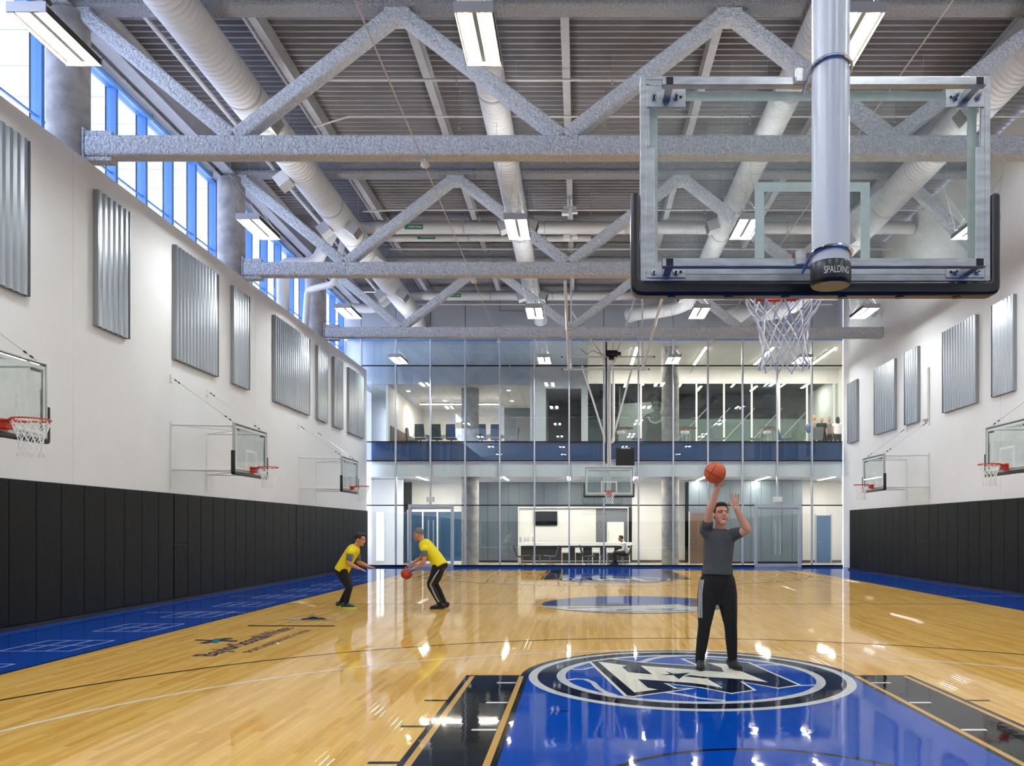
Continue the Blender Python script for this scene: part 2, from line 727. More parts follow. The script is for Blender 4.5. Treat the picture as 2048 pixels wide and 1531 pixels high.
# ================================================================== FLOOR
XC, MID = 1.2, 17.4             # court axis, half-court line
BL, BL2 = 3.05, 31.75           # baselines
SL, SR = XC - 7.62, XC + 7.62   # sidelines
WL, WR, GL = -9.05, 10.9, 34.8  # left wall, right wall, glass wall
NEAR = -4.0
floor = struct(MB().box(WL - 0.1, 11.4, NEAR, GL + 0.1, -0.25, -0.012).build('floor', 'base_black'))
BW, BLEN = 0.057, 1.1


def in_key(x, y):
    return abs(x - XC) < 2.5 and (y < 8.9 or y > 25.9)


boards = []
i0, i1 = math.floor((WL - 0.02) / BW), math.ceil(11.35 / BW)
for i in range(i0, i1):
    off = (i * 0.618034) % 1.0
    j = math.floor(NEAR / BLEN + off)
    while (j - off) * BLEN < GL:
        boards.append((i * BW, (j - off) * BLEN))
        j += 1


def board_rank(b):
    x, y = b[0] + BW / 2, b[1] + BLEN / 2
    if y < 1 or x < SL or x > SR or in_key(x, y):
        return 1e9
    if math.hypot(x - XC, y - 8.84) < 1.9:
        return 1e9
    px, py = VX + x * FPX / y, VY + EYE * FPX / y
    if not (10 < px < 2038 and py < 1525):
        return 1e9
    return y


boards.sort(key=board_rank)
near_boards, rest = boards[:300], boards[300:]
GAP = 0.0005


def plank_geo(mb, x, y):
    a, b, c, d = x + GAP, x + BW - GAP, y + GAP, y + BLEN - GAP
    z0, z1 = -0.012, 0.0
    mb.add([(a, c, z0), (b, c, z0), (b, d, z0), (a, d, z0), (a, c, z1), (b, c, z1), (b, d, z1), (a, d, z1)],
           [(4, 5, 6, 7), (0, 1, 5, 4), (1, 2, 6, 5), (2, 3, 7, 6), (3, 0, 4, 7)])


mb = MB()
for x, y in rest:
    plank_geo(mb, x, y)
tag(mb.build('planks', 'wood_floor', floor, recalc=False), kind='stuff')
mb = MB()
plank_geo(mb, 0, 0)
pl0 = mb.build('plank', 'wood_floor', floor, local=True, recalc=False)
fl0 = wloc(floor)
for k, (x, y) in enumerate(near_boards):
    o = pl0 if k == 0 else pl0.copy()
    if k:
        C.objects.link(o)
    o.location = Vector((x, y, 0)) - fl0

ZL = [0.0010]


def paint(name, polys, m, dz=0.0004, far=False):
    """flat paint on the boards; polys are outlines in (x, y)"""
    z = ZL[0]
    ZL[0] += 0.00012
    mb = MB()
    for p in polys:
        if far:
            p = [(2 * XC - x, 2 * MID - y) for x, y in p]
        a = sum(p[k - 1][0] * p[k][1] - p[k][0] * p[k - 1][1] for k in range(len(p)))
        if a < 0:
            p = p[::-1]
        mb.add([(x, y, z) for x, y in p], [tuple(range(len(p)))])
    return mb.build(name, m, floor, recalc=False)


def rect(x0, x1, y0, y1):
    return [(x0, y0), (x1, y0), (x1, y1), (x0, y1)]


def arc(cx, cy, r, a0, a1, n=48):
    return [(cx + r * math.cos(math.radians(a0 + (a1 - a0) * k / n)), cy + r * math.sin(math.radians(a0 + (a1 - a0) * k / n))) for k in range(n + 1)]


def ring_polys(cx, cy, r0, r1, a0=0, a1=360, n=72):
    A, B = arc(cx, cy, r0, a0, a1, n), arc(cx, cy, r1, a0, a1, n)
    return [[A[k], B[k], B[k + 1], A[k + 1]] for k in range(n)]


def ribbon(pts, w):
    out = []
    n = len(pts)
    L, R = [], []
    for k in range(n):
        a, b = pts[max(k - 1, 0)], pts[min(k + 1, n - 1)]
        dx, dy = b[0] - a[0], b[1] - a[1]
        l = math.hypot(dx, dy) or 1
        nx, ny = -dy / l * w / 2, dx / l * w / 2
        L.append((pts[k][0] + nx, pts[k][1] + ny))
        R.append((pts[k][0] - nx, pts[k][1] - ny))
    for k in range(n - 1):
        out.append([L[k], R[k], R[k + 1], L[k + 1]])
    return out


def inset(poly, d):
    a = sum(poly[k - 1][0] * poly[k][1] - poly[k][0] * poly[k - 1][1] for k in range(len(poly)))
    if a < 0:
        poly = poly[::-1]
    out = []
    n = len(poly)
    for k in range(n):
        p, q, r = Vector(poly[k - 1]), Vector(poly[k]), Vector(poly[(k + 1) % n])
        e0, e1 = (q - p).normalized(), (r - q).normalized()
        n0, n1 = Vector((-e0.y, e0.x)), Vector((-e1.y, e1.x))
        m = (n0 + n1)
        if m.length < 1e-4:
            m = n0
        m.normalize()
        s = min(d / max(0.25, m.dot(n0)), 2.2 * d)
        out.append((q.x + m.x * s, q.y + m.y * s))
    return out


# blue apron
paint('apron_paint', [rect(WL, SL, NEAR, GL), rect(SR, 11.4, NEAR, GL), rect(SL, SR, BL2, GL), rect(SL, SR, NEAR, BL)], 'paint_blue')
paint('boundary_line', [rect(SL - 0.02, SL + 0.03, BL, BL2), rect(SR - 0.03, SR + 0.02, BL, BL2), rect(SL, SR, BL2 - 0.03, BL2 + 0.02)], 'paint_black')
# agility ladders on the left apron
ladders = []
for k in range(-1, 11):
    d0 = 10.62 + 2.06 * k
    d1, xa, xb = d0 + 1.04, -7.66, -6.73
    for q in range(4):
        x = xa + (xb - xa) * q / 3
        ladders.append(rect(x - 0.014, x + 0.014, d0, d1))
    for q in range(3):
        y = d0 + (d1 - d0) * q / 2
        ladders.append(rect(xa, xb, y - 0.014, y + 0.014))
paint('agility_ladder', ladders, 'paint_ladder')
paint('sprint_line', [rect(-8.4, -6.45, 15.58, 15.62), rect(-8.4, -6.45, 19.38, 19.42), rect(8.9, 10.6, 19.4, 19.44)], 'paint_ladder')
# half court
paint('court_line', [rect(SL, SR, MID - 0.025, MID + 0.025)], 'paint_black')


def threept(r, half, w, m, far):
    by = BL + 1.6
    hy = by + math.sqrt(max(0, r * r - half * half))
    a = math.degrees(math.asin((hy - by) / r))
    pts = [(XC + half, BL)] + arc(XC, by, r, a, 180 - a, 90) + [(XC - half, BL)]
    paint('three_point_line', ribbon(pts, w), m, far=far)


for far in (False, True):
    threept(7.24, 6.7, 0.05, 'paint_black', far)
    threept(6.05, 5.98, 0.05, 'paint_white', far)
    # lane
    paint('lane_paint', [rect(XC - 2.44, XC - 1.755, BL, 8.86), rect(XC + 1.755, XC + 2.44, BL, 8.86)], 'paint_black', far=far)
    paint('lane_paint', [rect(XC - 1.755, XC + 1.755, BL, 8.86)], 'paint_blue', far=far)
    paint('lane_line', [rect(XC + s * 2.365 - 0.026, XC + s * 2.365 + 0.026, BL, 8.80) for s in (-1, 1)] +
          [rect(XC + s * 1.83 - 0.026, XC + s * 1.83 + 0.026, BL, 8.80) for s in (-1, 1)], 'paint_gold', far=far)
    hs = []
    for d in (8.42, 7.455, 6.44, 5.4):
        hs.append(rect(XC - 2.06, XC - 1.86, d - 0.026, d + 0.026))
        hs.append(rect(XC + 1.86, XC + 2.06, d - 0.026, d + 0.026))
    paint('lane_mark', hs, 'paint_white', far=far)
    hs = []
    for d in (7.55, 6.55, 5.53):
        hs.append(rect(XC - 2.65, XC - 2.44, d - 0.026, d + 0.026))
        hs.append(rect(XC + 2.44, XC + 2.65, d - 0.026, d + 0.026))
    hs.append(rect(-0.25, -0.09, 7.08, 7.12))
    paint('lane_mark', hs, 'paint_black', far=far)
    paint('restricted_arc', ring_polys(XC, BL + 1.6, 1.20, 1.25, 0, 180), 'paint_black', far=far)
    # emblem at the free-throw line
    cy = 8.84
    paint('emblem_ring', ring_polys(XC, cy, 1.74, 1.84, 0, 180), 'paint_navy', far=far)
    paint('emblem_ring', ring_polys(XC, cy, 1.652, 1.75), 'paint_silver', far=far)
    paint('emblem_ring', ring_polys(XC, cy, 1.44, 1.655), 'paint_navy', far=far)
    paint('emblem_ring', ring_polys(XC, cy, 1.348, 1.445), 'paint_silver', far=far)
    paint('emblem_disc', [arc(XC, cy, 1.35, 0, 360, 72)[:-1]], 'paint_blue', far=far)
    SA = 2048 / 300

    def A(x, y):
        return FL(1120 + x / SA, 1295 + y / SA)

    def B(x, y):
        return FL(1400 + x / SA, 1295 + y / SA)
    seams = ribbon([A(90, 285), A(200, 297), A(320, 295), A(460, 262)], 0.05)
    seams += ribbon([A(80, 445), A(220, 425), A(350, 432), A(450, 475), A(520, 550), A(620, 610), A(760, 650)], 0.06)
    seams += ribbon([B(760, 235), B(980, 233), B(1180, 240)], 0.05) + ribbon([B(1300, 515), B(1450, 514), B(1600, 508)], 0.045)
    seams += ribbon([A(1120, 195), A(1250, 150), A(1400, 125), A(1700, 110)], 0.09) + ribbon([A(1430, 605), A(1750, 655), B(0, 690), B(340, 725)], 0.06)
    paint('emblem_seam', seams, 'paint_silver', far=far)
    border = [A(385, 188), A(690, 146), A(1145, 198), A(1870, 246), A(1640, 150), B(60, 138), B(400, 172), B(680, 200),
              B(1390, 512), B(1070, 560), B(600, 475), B(775, 582), B(430, 632), B(0, 548), A(1480, 497), A(1600, 550),
              A(1850, 556), A(1000, 674), A(875, 660)]
    paint('emblem_letter', [border], 'paint_cream', far=far)
    paint('emblem_letter', [inset(border, 0.034)], 'paint_navy', far=far)
    face = [A(520, 190), A(915, 243), A(845, 262), A(930, 335), A(1260, 365), A(1100, 245), A(1890, 307), B(325, 332),
            B(290, 270), B(100, 205), B(380, 224), B(470, 285), B(930, 472), B(600, 432), B(0, 392), A(1770, 372),
            A(1690, 392), B(100, 425), B(305, 545), B(60, 505), A(1800, 482), A(1060, 430), A(1200, 548), A(1335, 572),
            A(1015, 612)]
    paint('emblem_letter', [face], 'paint_cream', far=far)
    star = [A(1430, 315), A(1535, 352), A(1600, 354), A(1780, 340), A(1695, 380), A(1625, 430), A(1545, 378), A(1370, 372), A(1500, 358)]
    paint('emblem_star', [star], 'paint_navy', far=far)
# centre-court emblem
SB = 2048 / 420


def E(x, y):
    return FL(1050 + x / SB, 1130 + y / SB)


paint('centre_emblem', [arc(XC, MID, 2.0, 0, 360, 72)[:-1]], 'paint_grey')
paint('centre_emblem', [[E(200, 374), E(270, 348), E(500, 325), E(700, 312), E(1100, 306), E(1560, 325), E(1665, 371), E(1400, 366), E(1100, 368), E(700, 360), E(400, 366)]], 'paint_blue')
paint('centre_emblem', [[E(75, 393), E(350, 402), E(900, 400), E(1490, 383), E(1600, 402), E(1700, 404), E(1800, 440), E(1690, 452), E(1300, 466), E(800, 462), E(400, 438), E(200, 412)]], 'paint_silver')
paint('centre_emblem', [[E(400, 412), E(860, 408), E(700, 418), E(420, 424)], [E(900, 434), E(1060, 428), E(1000, 440), E(880, 442)], [E(1150, 428), E(1470, 424), E(1440, 434), E(1200, 436)],
                        [E(300, 432), E(700, 446), E(1200, 450), E(1600, 436), E(1620, 441), E(1200, 456), E(700, 452)],
                        [E(240, 380), E(300, 368), E(640, 376), E(900, 372), E(600, 384)]], 'paint_grey')
# sponsor lettering beside the court, read from the right
SCR = 2048 / 360


def G(x, y):
    return FL(360 + x / SCR, 1200 + y / SCR)


def floor_text(txt, y0, y1, xb, cap, m):
    vs, fs = text_mesh(txt, 1.0)
    wx = [v.x for v in vs]
    wmin, wmax = min(wx), max(wx)
    z = ZL[0]
    ZL[0] += 0.00012
    mb = MB()
    mb.add([(xb - v.y / 0.73 * cap, y0 + (v.x - wmin) / (wmax - wmin) * (y1 - y0), z) for v in vs], fs)
    o = mb.build('lettering', m, floor, recalc=False)
    return o


floor_text('BaylorScott&White', 10.2, 13.1, -4.62, 0.30, 'paint_text')
floor_text('SPORTS PERFORMANCE CENTER', 10.45, 12.85, -4.26, 0.13, 'paint_text')
paint('sponsor_mark', [[G(165, 457), G(180, 449), G(655, 461), G(650, 470)], [G(210, 492), G(290, 490), G(605, 436), G(590, 430), G(500, 432)]], 'paint_text')
paint('sponsor_mark', [[G(360, 482), G(372, 452), G(410, 437), G(455, 443), G(448, 470), G(425, 488)]], 'paint_teal')
paint('star_mark', [[G(1070, 213), G(1390, 208), G(1640, 215), G(1950, 183), G(1640, 226), G(1510, 232), G(1390, 222)]], 'paint_silver')
paint('star_mark', [[G(1510, 168), G(1640, 208), G(1790, 246), G(1640, 222), G(1510, 224), G(1400, 224), G(1205, 264), G(1400, 210)]], 'paint_black')
paint('star_mark', [[G(1512, 177), G(1610, 203), G(1590, 203), G(1512, 183), G(1430, 206), G(1415, 206)], [G(1250, 256), G(1370, 222), G(1390, 222), G(1280, 256)], [G(1640, 220), G(1670, 220), G(1770, 243), G(1740, 242)]], 'paint_white')
paint('star_mark', [[G(775, 288), G(1765, 290), G(1765, 296), G(775, 294)]], 'paint_black')

# ================================================================== SHELL
# left wall: low white wall with padding, glazing above it
wall_left = thing('wall_left', 'white left wall with black padding under the high windows', None, (WL, 15, 0), kind='structure')
LW_TOP = 8.39
cuts = [NEAR, 6.3, 14.4, 22.5, 30.6, 34.3]
MB().box(WL - 0.055, WL - 0.03, NEAR, 34.3, 0, LW_TOP - 0.01).build('backing', 'white_wall', wall_left)
for a, b in zip(cuts, cuts[1:]):
    MB().box(WL - 0.03, WL, a + 0.004, b - 0.004, 0, LW_TOP).build('wall_panel', 'white_wall', wall_left)
MB().box(WL - 0.5, WL - 0.056, NEAR, 34.3, LW_TOP - 0.25, LW_TOP - 0.06).build('ledge', 'white_wall', wall_left)
MB().box(WL, WL + 0.035, NEAR, 34.3, 0, 0.065).build('base_strip', 'base_black', wall_left)


def pad_mesh(w, h, z0, name='pad'):
    mb = MB()
    mb.box(0, 0.055, 0.003, w - 0.003, z0, h)
    return mb


def pads(parent, xf, sgn, spans, ztop):
    """spans: list of (y0, y1, kind)"""
    cache = {}
    for y0, y1, k in spans:
        w = round(y1 - y0, 3)
        key = (w, k)
        if key not in cache:
            mb = MB()
            xa, xb = (0, 0.055 * sgn)
            lo = 0.07
            if k == 'door':
                mb.box(min(xa, xb), max(xa, xb), 0.003, w - 0.003, lo, 1.28)
                mb.box(min(xa, xb), max(xa, xb), 0.003, w - 0.003, 1.29, ztop)
            else:
                mb.box(min(xa, xb), max(xa, xb), 0.003, w - 0.003, lo, ztop)
            o = mb.build('pad', 'pad_black', parent, local=True, bevel=0.012)
            cache[key] = o
        else:
            o = cache[key].copy()
            C.objects.link(o)
        o.location = Vector((xf, y0, 0)) - wloc(parent)


sp = []
y = 12.7 - 0.645 * 25
brk = (9.7, 17.85, 25.9)
while y < 34.2:
    y1 = min(y + 0.645, 34.28)
    kind = ''
    if any(abs(y - b) < 0.33 for b in brk):
        kind = 'door'
    if y > NEAR:
        sp.append((y + (0.03 if kind else 0), y1, kind))
    y += 0.645
pads(wall_left, WL + 0.001, 1, sp, 2.41)

wall_right = thing('wall_right', 'white right wall with black padding along its foot', None, (WR, 14, 0), kind='structure')
cuts = [NEAR, 4.6, 12.7, 20.8, 28.9, 32.5]
MB().box(WR + 0.03, WR + 0.055, NEAR, 32.5, 0, 11.86).build('backing', 'white_wall', wall_right)
for a, b in zip(cuts, cuts[1:]):
    MB().box(WR, WR + 0.03, a + 0.004, b - 0.004, 0, 11.86).build('wall_panel', 'white_wall', wall_right)
MB().box(WR - 0.035, WR, NEAR, 32.5, 0, 0.065).build('base_strip', 'base_black', wall_right)
MB().box(WR + 0.055, 11.45, 32.4, 32.5, 0, 11.86).build('wall_return', 'white_wall', wall_right)
MB().box(11.4, 11.45, 32.5, GL - 0.1, 0, 11.86).build('recess_wall', 'white_wall', wall_right)
sp = []
y = 24.95
while y > NEAR + 0.64:
    sp.append((y - 0.632, y, ''))
    y -= 0.632
sp.append((24.95, 25.95, 'door'))
y = 25.95
while y < 32.0:
    sp.append((y, y + 0.632, ''))
    y += 0.632
pads(wall_right, WR - 0.001, -1, sp, 2.39)

wall_near = thing('wall_near', 'white end wall with black padding behind the camera', None, (1, NEAR, 0), kind='structure')
MB().box(-10.3, 11.4, NEAR - 0.06, NEAR, 0, 11.86).build('wall_panel', 'white_wall', wall_near)
for k in range(30):
    x0 = WL + 0.1 + k * 0.66
    MB().box(x0, x0 + 0.654, NEAR, NEAR + 0.055, 0.07, 2.4).build('pad', 'pad_black', wall_near)

# ribbed acoustic panels
def acoustic(name, label, sgn, xw, y0, y1, z0, z1, group):
    """sheet of trapezoid ribs standing off the wall; sgn +1 faces +X"""
    mb = MB()
    n = max(4, round((y1 - y0) / 0.165))
    p = (y1 - y0) / n
    prof = []
    for k in range(n):
        b = y0 + k * p
        prof += [(b, 0.05), (b + p * 0.18, 0.10), (b + p * 0.62, 0.10), (b + p * 0.80, 0.05)]
    prof.append((y1, 0.05))
    vs = []
    for yy, d in prof:
        vs.append((xw + sgn * d, yy, z0))
        vs.append((xw + sgn * d, yy, z1))
        vs.append((xw + sgn * (d - 0.006), yy, z0))
        vs.append((xw + sgn * (d - 0.006), yy, z1))
    fs = []
    m = len(prof)
    for k in range(m - 1):
        a, b = 4 * k, 4 * (k + 1)
        fs += [(a, b, b + 1, a + 1), (a + 2, a + 3, b + 3, b + 2), (a, a + 2, b + 2, b), (a + 1, b + 1, b + 3, a + 3)]
    fs += [(0, 1, 3, 2), (4 * m - 4, 4 * m - 2, 4 * m - 1, 4 * m - 3)]
    mb.add(vs, fs)
    t = thing(name, label, 'acoustic panel', (xw, (y0 + y1) / 2, z0), group=group)
    mb.build('ribbed_sheet', 'ribbed_metal', t)
    fr = MB()
    e = 0.006
    for a, b in ((y0 - 0.01, y0 - 0.002), (y1 + 0.002, y1 + 0.01)):
        fr.box(min(xw, xw + sgn * 0.1), max(xw, xw + sgn * 0.1), a, b, z0, z1)
    fr.box(min(xw, xw + sgn * 0.045), max(xw, xw + sgn * 0.045), y0, y1, z0 + 0.004, z1 - 0.004)
    fr.build('side_trim', 'ribbed_metal', t)
    return t


Lp = [(9.95, 13.13, 'wide ribbed grey metal panel cut by the picture edge on the left wall'),
      (15.0, 16.05, 'narrow ribbed grey metal panel on the left wall beside the cropped wide one'),
      (17.9, 20.0, 'wide ribbed metal panel above the cables of the middle left hoop'),
      (20.9, 21.9, 'narrow ribbed metal panel between the two wide panels on the left wall'),
      (23.75, 26.8, 'widest fully visible ribbed metal panel on the left wall'),
      (27.65, 28.7, 'narrow ribbed metal panel just past the widest one on the left wall'),
      (29.5, 30.55, 'second to last ribbed metal panel on the left wall toward the glass'),
      (31.4, 33.6, 'last ribbed metal panel on the left wall next to the glass wall')]
for a, b, l in Lp:
    acoustic('acoustic_panel', l, 1, WL, a, b, 5.4, 7.94, 'ribbed panels on the left wall')
Rp = [(31.35, 32.4, 'narrow ribbed metal panel at the far end of the right wall'),
      (27.6, 29.5, 'wide ribbed metal panel nearest the glass on the right wall'),
      (25.7, 26.75, 'narrow ribbed metal panel beside the flat white panel on the right wall'),
      (21.95, 23.95, 'wide ribbed metal panel in the middle of the right wall'),
      (20.05, 21.1, 'narrow ribbed metal panel nearest the big backboard on the right wall')]
for a, b, l in Rp:
    acoustic('acoustic_panel', l, -1, WR, a, b, 5.07, 7.47, 'ribbed panels on the right wall')
t = thing('speaker_panel', 'slim flat white panel on the right wall between ribbed panels', 'wall panel', (WR, 25.2, 5.03))
MB().box(WR - 0.06, WR - 0.001, 25.0, 25.4, 5.03, 6.65).build('face', 'white_paint', t, bevel=0.01)
MB().box(WR - 0.075, WR - 0.06, 25.03, 25.37, 5.06, 6.62).build('grille', 'white_wall', t, bevel=0.006)

# columns behind the left wall
COLX = -9.48
for k, (D, l) in enumerate(((14.95, 'nearest round concrete column at the high windows'), (21.95, 'middle round concrete column at the high windows'), (28.95, 'farthest round concrete column at the high windows'))):
    t = thing('concrete_column', l, 'column', (COLX, D, 0), group='round columns along the high windows')
    MB().cyl((COLX, D, 0), (COLX, D, 11.1), 0.357, 40).build('shaft', 'concrete', t, smooth=True)
    MB().cyl((COLX, D, 11.1), (COLX, D, 11.16), 0.30, 32).build('cap_plate', 'spray', t, smooth=True)

# high windows
WX = -9.98
window_2 = thing('window_2', 'band of high windows over the left wall', None, (WX, 18, 8.2), kind='structure')
ys = [14.84 + 1.185 * k for k in range(-8, 17)]
MUL = MB().box(-0.10, 0.10, -0.045, 0.045, 0, 2.83).build('mullion', 'skylit_blue', window_2, local=True)
GK = MB().box(-0.125, -0.101, -0.052, 0.052, 0, 2.83).build('gasket', 'black', MUL, local=True)
for k, yy in enumerate(ys):
    o = MUL if k == 0 else copy_tree(MUL, window_2)
    o.location = Vector((WX, yy, 8.24)) - wloc(window_2)
pw = 1.185 - 0.09
PAN = MB().box(-0.006, 0.006, 0.046, 0.046 + pw - 0.002, 0, 2.75).build('pane', 'glass_clear', window_2, local=True)
for k, yy in enumerate(ys[:-1]):
    o = PAN if k == 0 else PAN.copy()
    if k:
        C.objects.link(o)
    o.location = Vector((WX, yy, 8.28)) - wloc(window_2)
y0, y1 = ys[0], ys[-1]
MB().box(WX - 0.08, WX + 0.08, y0, y1, 8.2, 8.28).build('sill_rail', 'skylit_blue', window_2)
MB().box(WX - 0.02, WX + 0.02, y0, y1, 9.19, 9.22).build('glazing_rail', 'skylit_blue', window_2)
MB().box(WX - 0.09, WX + 0.09, y0, y1, 11.03, 11.09).build('head_rail', 'skylit_blue', window_2)
trim_1 = MB().box(WX - 0.1, -9.62, NEAR, GL - 0.1, 11.095, 11.13).build('trim_1', 'steel_grey')
struct(trim_1)
wall_clerestory = struct(MB().box(WX - 0.12, WX - 0.05, NEAR, GL - 0.1, 11.13, 11.86).build('wall_clerestory', 'white_wall'))
for k, (a, b) in enumerate(((4.0, 14.4), (15.4, 21.4), (22.4, 28.4), (29.4, 34.2))):
    pos = ('nearest bay', 'second bay', 'third bay', 'farthest bay')[k]
    t = thing('roller_shade', 'rolled blue window shade at the head of the high windows, %s' % pos, 'window shade', (-9.78, a, 10.95), group='rolled shades')
    MB().cyl((-9.78, a, 11.0), (-9.78, b, 11.0), 0.055, 16).build('roll', 'skylit_blue', t, smooth=True)
    for yy in (a + 0.02, (a + b) / 2, b - 0.02):
        MB().box(-9.83, -9.72, yy - 0.012, yy + 0.012, 10.94, 11.095).build('bracket', 'steel_grey', t)

# overhang and ground outside the high windows
roof_overhang = thing('roof_overhang', 'pale panelled roof overhang seen through the high windows', 'roof overhang', (-14, 20, 12.6))
yy = 4.0
while yy < 42:
    MB().box(-15.2, WX - 0.3, yy + 0.012, yy + 1.36, 12.6, 12.66).build('soffit_panel', 'ext_white', roof_overhang)
    yy += 1.372
MB().box(-15.2, WX - 0.3, 3.5, 43, 12.67, 12.8).build('backing', 'ext_line', roof_overhang)
ground = struct(MB().box(-60, WX - 0.5, -25, 80, -0.4, -0.3).build('ground', mat('paving', 'C4C6C8', 0.8)))

# far wall above the glass, panel by panel
wall_far = thing('wall_far', 'grey metal panels over the glass wall', None, (0, GL, 9.85), kind='structure')
MB().box(-10.2, 11.4, GL - 0.02, GL + 0.12, 9.86, 11.86).build('backing', 'base_black', wall_far)
mx = [-10.2] + [-9.4 + 1.496 * k for k in range(0, 14)] + [11.4]
for a, b in zip(mx, mx[1:]):
    if b - a > 0.1:
        MB().box(a + 0.012, b - 0.012, GL - 0.06, GL - 0.02, 9.87, 11.85).build('panel', 'far_panel', wall_far)
t = thing('wall_grille', 'louvred air grille on the grey panels over the glass wall', 'grille', (-2.8, GL - 0.07, 10.55))
p = P(995, 650, GL - 0.06)
q = P(1060, 622, GL - 0.06)
MB().box(p.x, q.x, GL - 0.10, GL - 0.062, p.z, q.z).build('frame', 'far_panel', t)
for k in range(12):
    z = p.z + 0.03 + (q.z - p.z - 0.06) * k / 11
    MB().bar((p.x + 0.04, GL - 0.112, z), (q.x - 0.04, GL - 0.112, z), 0.03, 0.012, (0, 1, 0.6)).build('louvre', 'steel_grey', t)
p = P(1395, 652, GL - 0.06)
q = P(1460, 622, GL - 0.06)
t2 = copy_tree(t)
t2.location.x += p.x - P(995, 650, GL - 0.06).x
t2['label'] = 'louvred air grille behind the truss beside the big net'

# ================================================================== GLASS WALL
window_1 = thing('window_1', 'two-storey glass wall at the far end', None, (1, GL, 0), kind='structure')
GX = [-9.4 + 1.496 * k for k in range(0, 14)]       # mullion lines
ROWS = [0.09, 2.66, 4.58, 5.40, 8.69, 9.80]
DOORS = ((2, 'left'), (12, 'right'))                 # mullion index that stops above each door
D1 = (P(820, 0, GL).x, P(905, 0, GL).x)
D2 = (P(1511, 0, GL).x, P(1599, 0, GL).x)
for k, x in enumerate(GX):
    z0 = 2.70 if k in (2, 12) else 0.09
    MB().box(x - 0.032, x + 0.032, GL - 0.13, GL + 0.02, z0, 9.8).build('mullion', 'mullion', window_1, bevel=0.004, segs=1)
for z, h in ((2.66, 0.05), (4.58, 0.06), (5.40, 0.06), (8.69, 0.05)):
    spans = [(GX[0], 11.38)]
    if z == 2.66:
        spans = [(GX[0], D1[0]), (D1[1], D2[0]), (D2[1], 11.38)]
    for a, b in spans:
        MB().box(a, b, GL - 0.035, GL + 0.025, z - h / 2, z + h / 2).build('transom', 'black', window_1)
MB().box(GX[0] - 0.6, 11.38, GL - 0.10, GL + 0.03, 9.78, 9.86).build('head_rail', 'skylit_blue', window_1)
for a, b in ((GX[0] + 0.3, D1[0]), (D1[1], D2[0]), (D2[1], 11.38)):
    MB().box(a, b, GL - 0.10, GL + 0.03, 0.0, 0.09).build('base_rail', 'black', window_1)
xs = GX + [11.38]
for k in range(len(xs) - 1):
    a, b = xs[k] + 0.033, xs[k + 1] - 0.033
    for r in range(5):
        segs = [(a, b)]
        if r == 0:
            for d0, d1 in (D1, D2):
                new = []
                for s0, s1 in segs:
                    if s1 <= d0 or s0 >= d1:
                        new.append((s0, s1))
                    else:
                        if d0 - s0 > 0.05:
                            new.append((s0, d0 - 0.06))
                        if s1 - d1 > 0.05:
                            new.append((d1 + 0.06, s1))
                segs = new
        for s0, s1 in segs:
            if s1 - s0 < 0.05:
                continue
            MB().box(s0, s1, GL - 0.006, GL + 0.006, ROWS[r] + 0.03, ROWS[r + 1] - 0.03).build('pane', 'glass_wall', window_1)


def glass_door(name, d, label):
    t = thing(name, label, None, ((d[0] + d[1]) / 2, GL, 0), kind='structure')
    fr = MB()
    for x in d:
        MB().box(x - 0.06, x + 0.06, GL - 0.12, GL + 0.04, 0, 2.70).build('jamb', 'mullion', t, bevel=0.004, segs=1)
    MB().box(d[0] + 0.06, d[1] - 0.06, GL - 0.12, GL + 0.04, 2.55, 2.70).build('head', 'mullion', t, bevel=0.004, segs=1)
    MB().box(d[0] + 0.06, d[1] - 0.06, GL - 0.09, GL + 0.03, 0, 0.03).build('threshold', 'galv', t)
    m = (d[0] + d[1]) / 2
    for s, (a, b) in enumerate(((d[0] + 0.065, m - 0.004), (m + 0.004, d[1] - 0.065))):
        lf = MB().box(a, b, GL - 0.012, GL + 0.012, 0.14, 2.5).build('leaf', 'glass_wall', t)
        MB().box(a, b, GL - 0.02, GL + 0.02, 0.035, 0.139).build('bottom_rail', 'alu', lf)
        MB().box(a, b, GL - 0.02, GL + 0.02, 2.501, 2.545).build('top_rail', 'alu', lf)
        hx = m - 0.105 if s == 0 else m + 0.105
        hm = MB().cyl((hx, GL - 0.09, 0.52), (hx, GL - 0.09, 2.02), 0.022, 10)
        for z in (0.7, 1.84):
            hm.cyl((hx, GL - 0.09, z), (hx, GL - 0.013, z), 0.012, 8)
        hm.build('handle', 'alu', lf, smooth=True)
    return t


glass_door('door_1', D1, 'left pair of glass doors with tall bar handles')
glass_door('door_2', D2, 'right pair of glass doors with tall bar handles')
for px, nm in ((861, 'left'), (1555.5, 'right')):
    c = P(px, 998, GL - 0.19)
    t = thing('exit_sign', 'white exit sign over the %s pair of glass doors' % nm, 'exit sign', (c.x, GL - 0.19, c.z - 0.11), group='exit signs')
    MB().box(c.x - 0.19, c.x + 0.19, GL - 0.20, GL - 0.14, c.z - 0.11, c.z + 0.11).build('housing', 'exit_white', t, bevel=0.01)
    vs, fs = text_mesh('EXIT', 0.19)
    wv = max(v.x for v in vs)
    MB().add([(c.x + (v.x - wv / 2) * 0.82, GL - 0.2015, c.z - 0.065 + v.y) for v in vs], fs).build('lettering', 'exit_text', t)
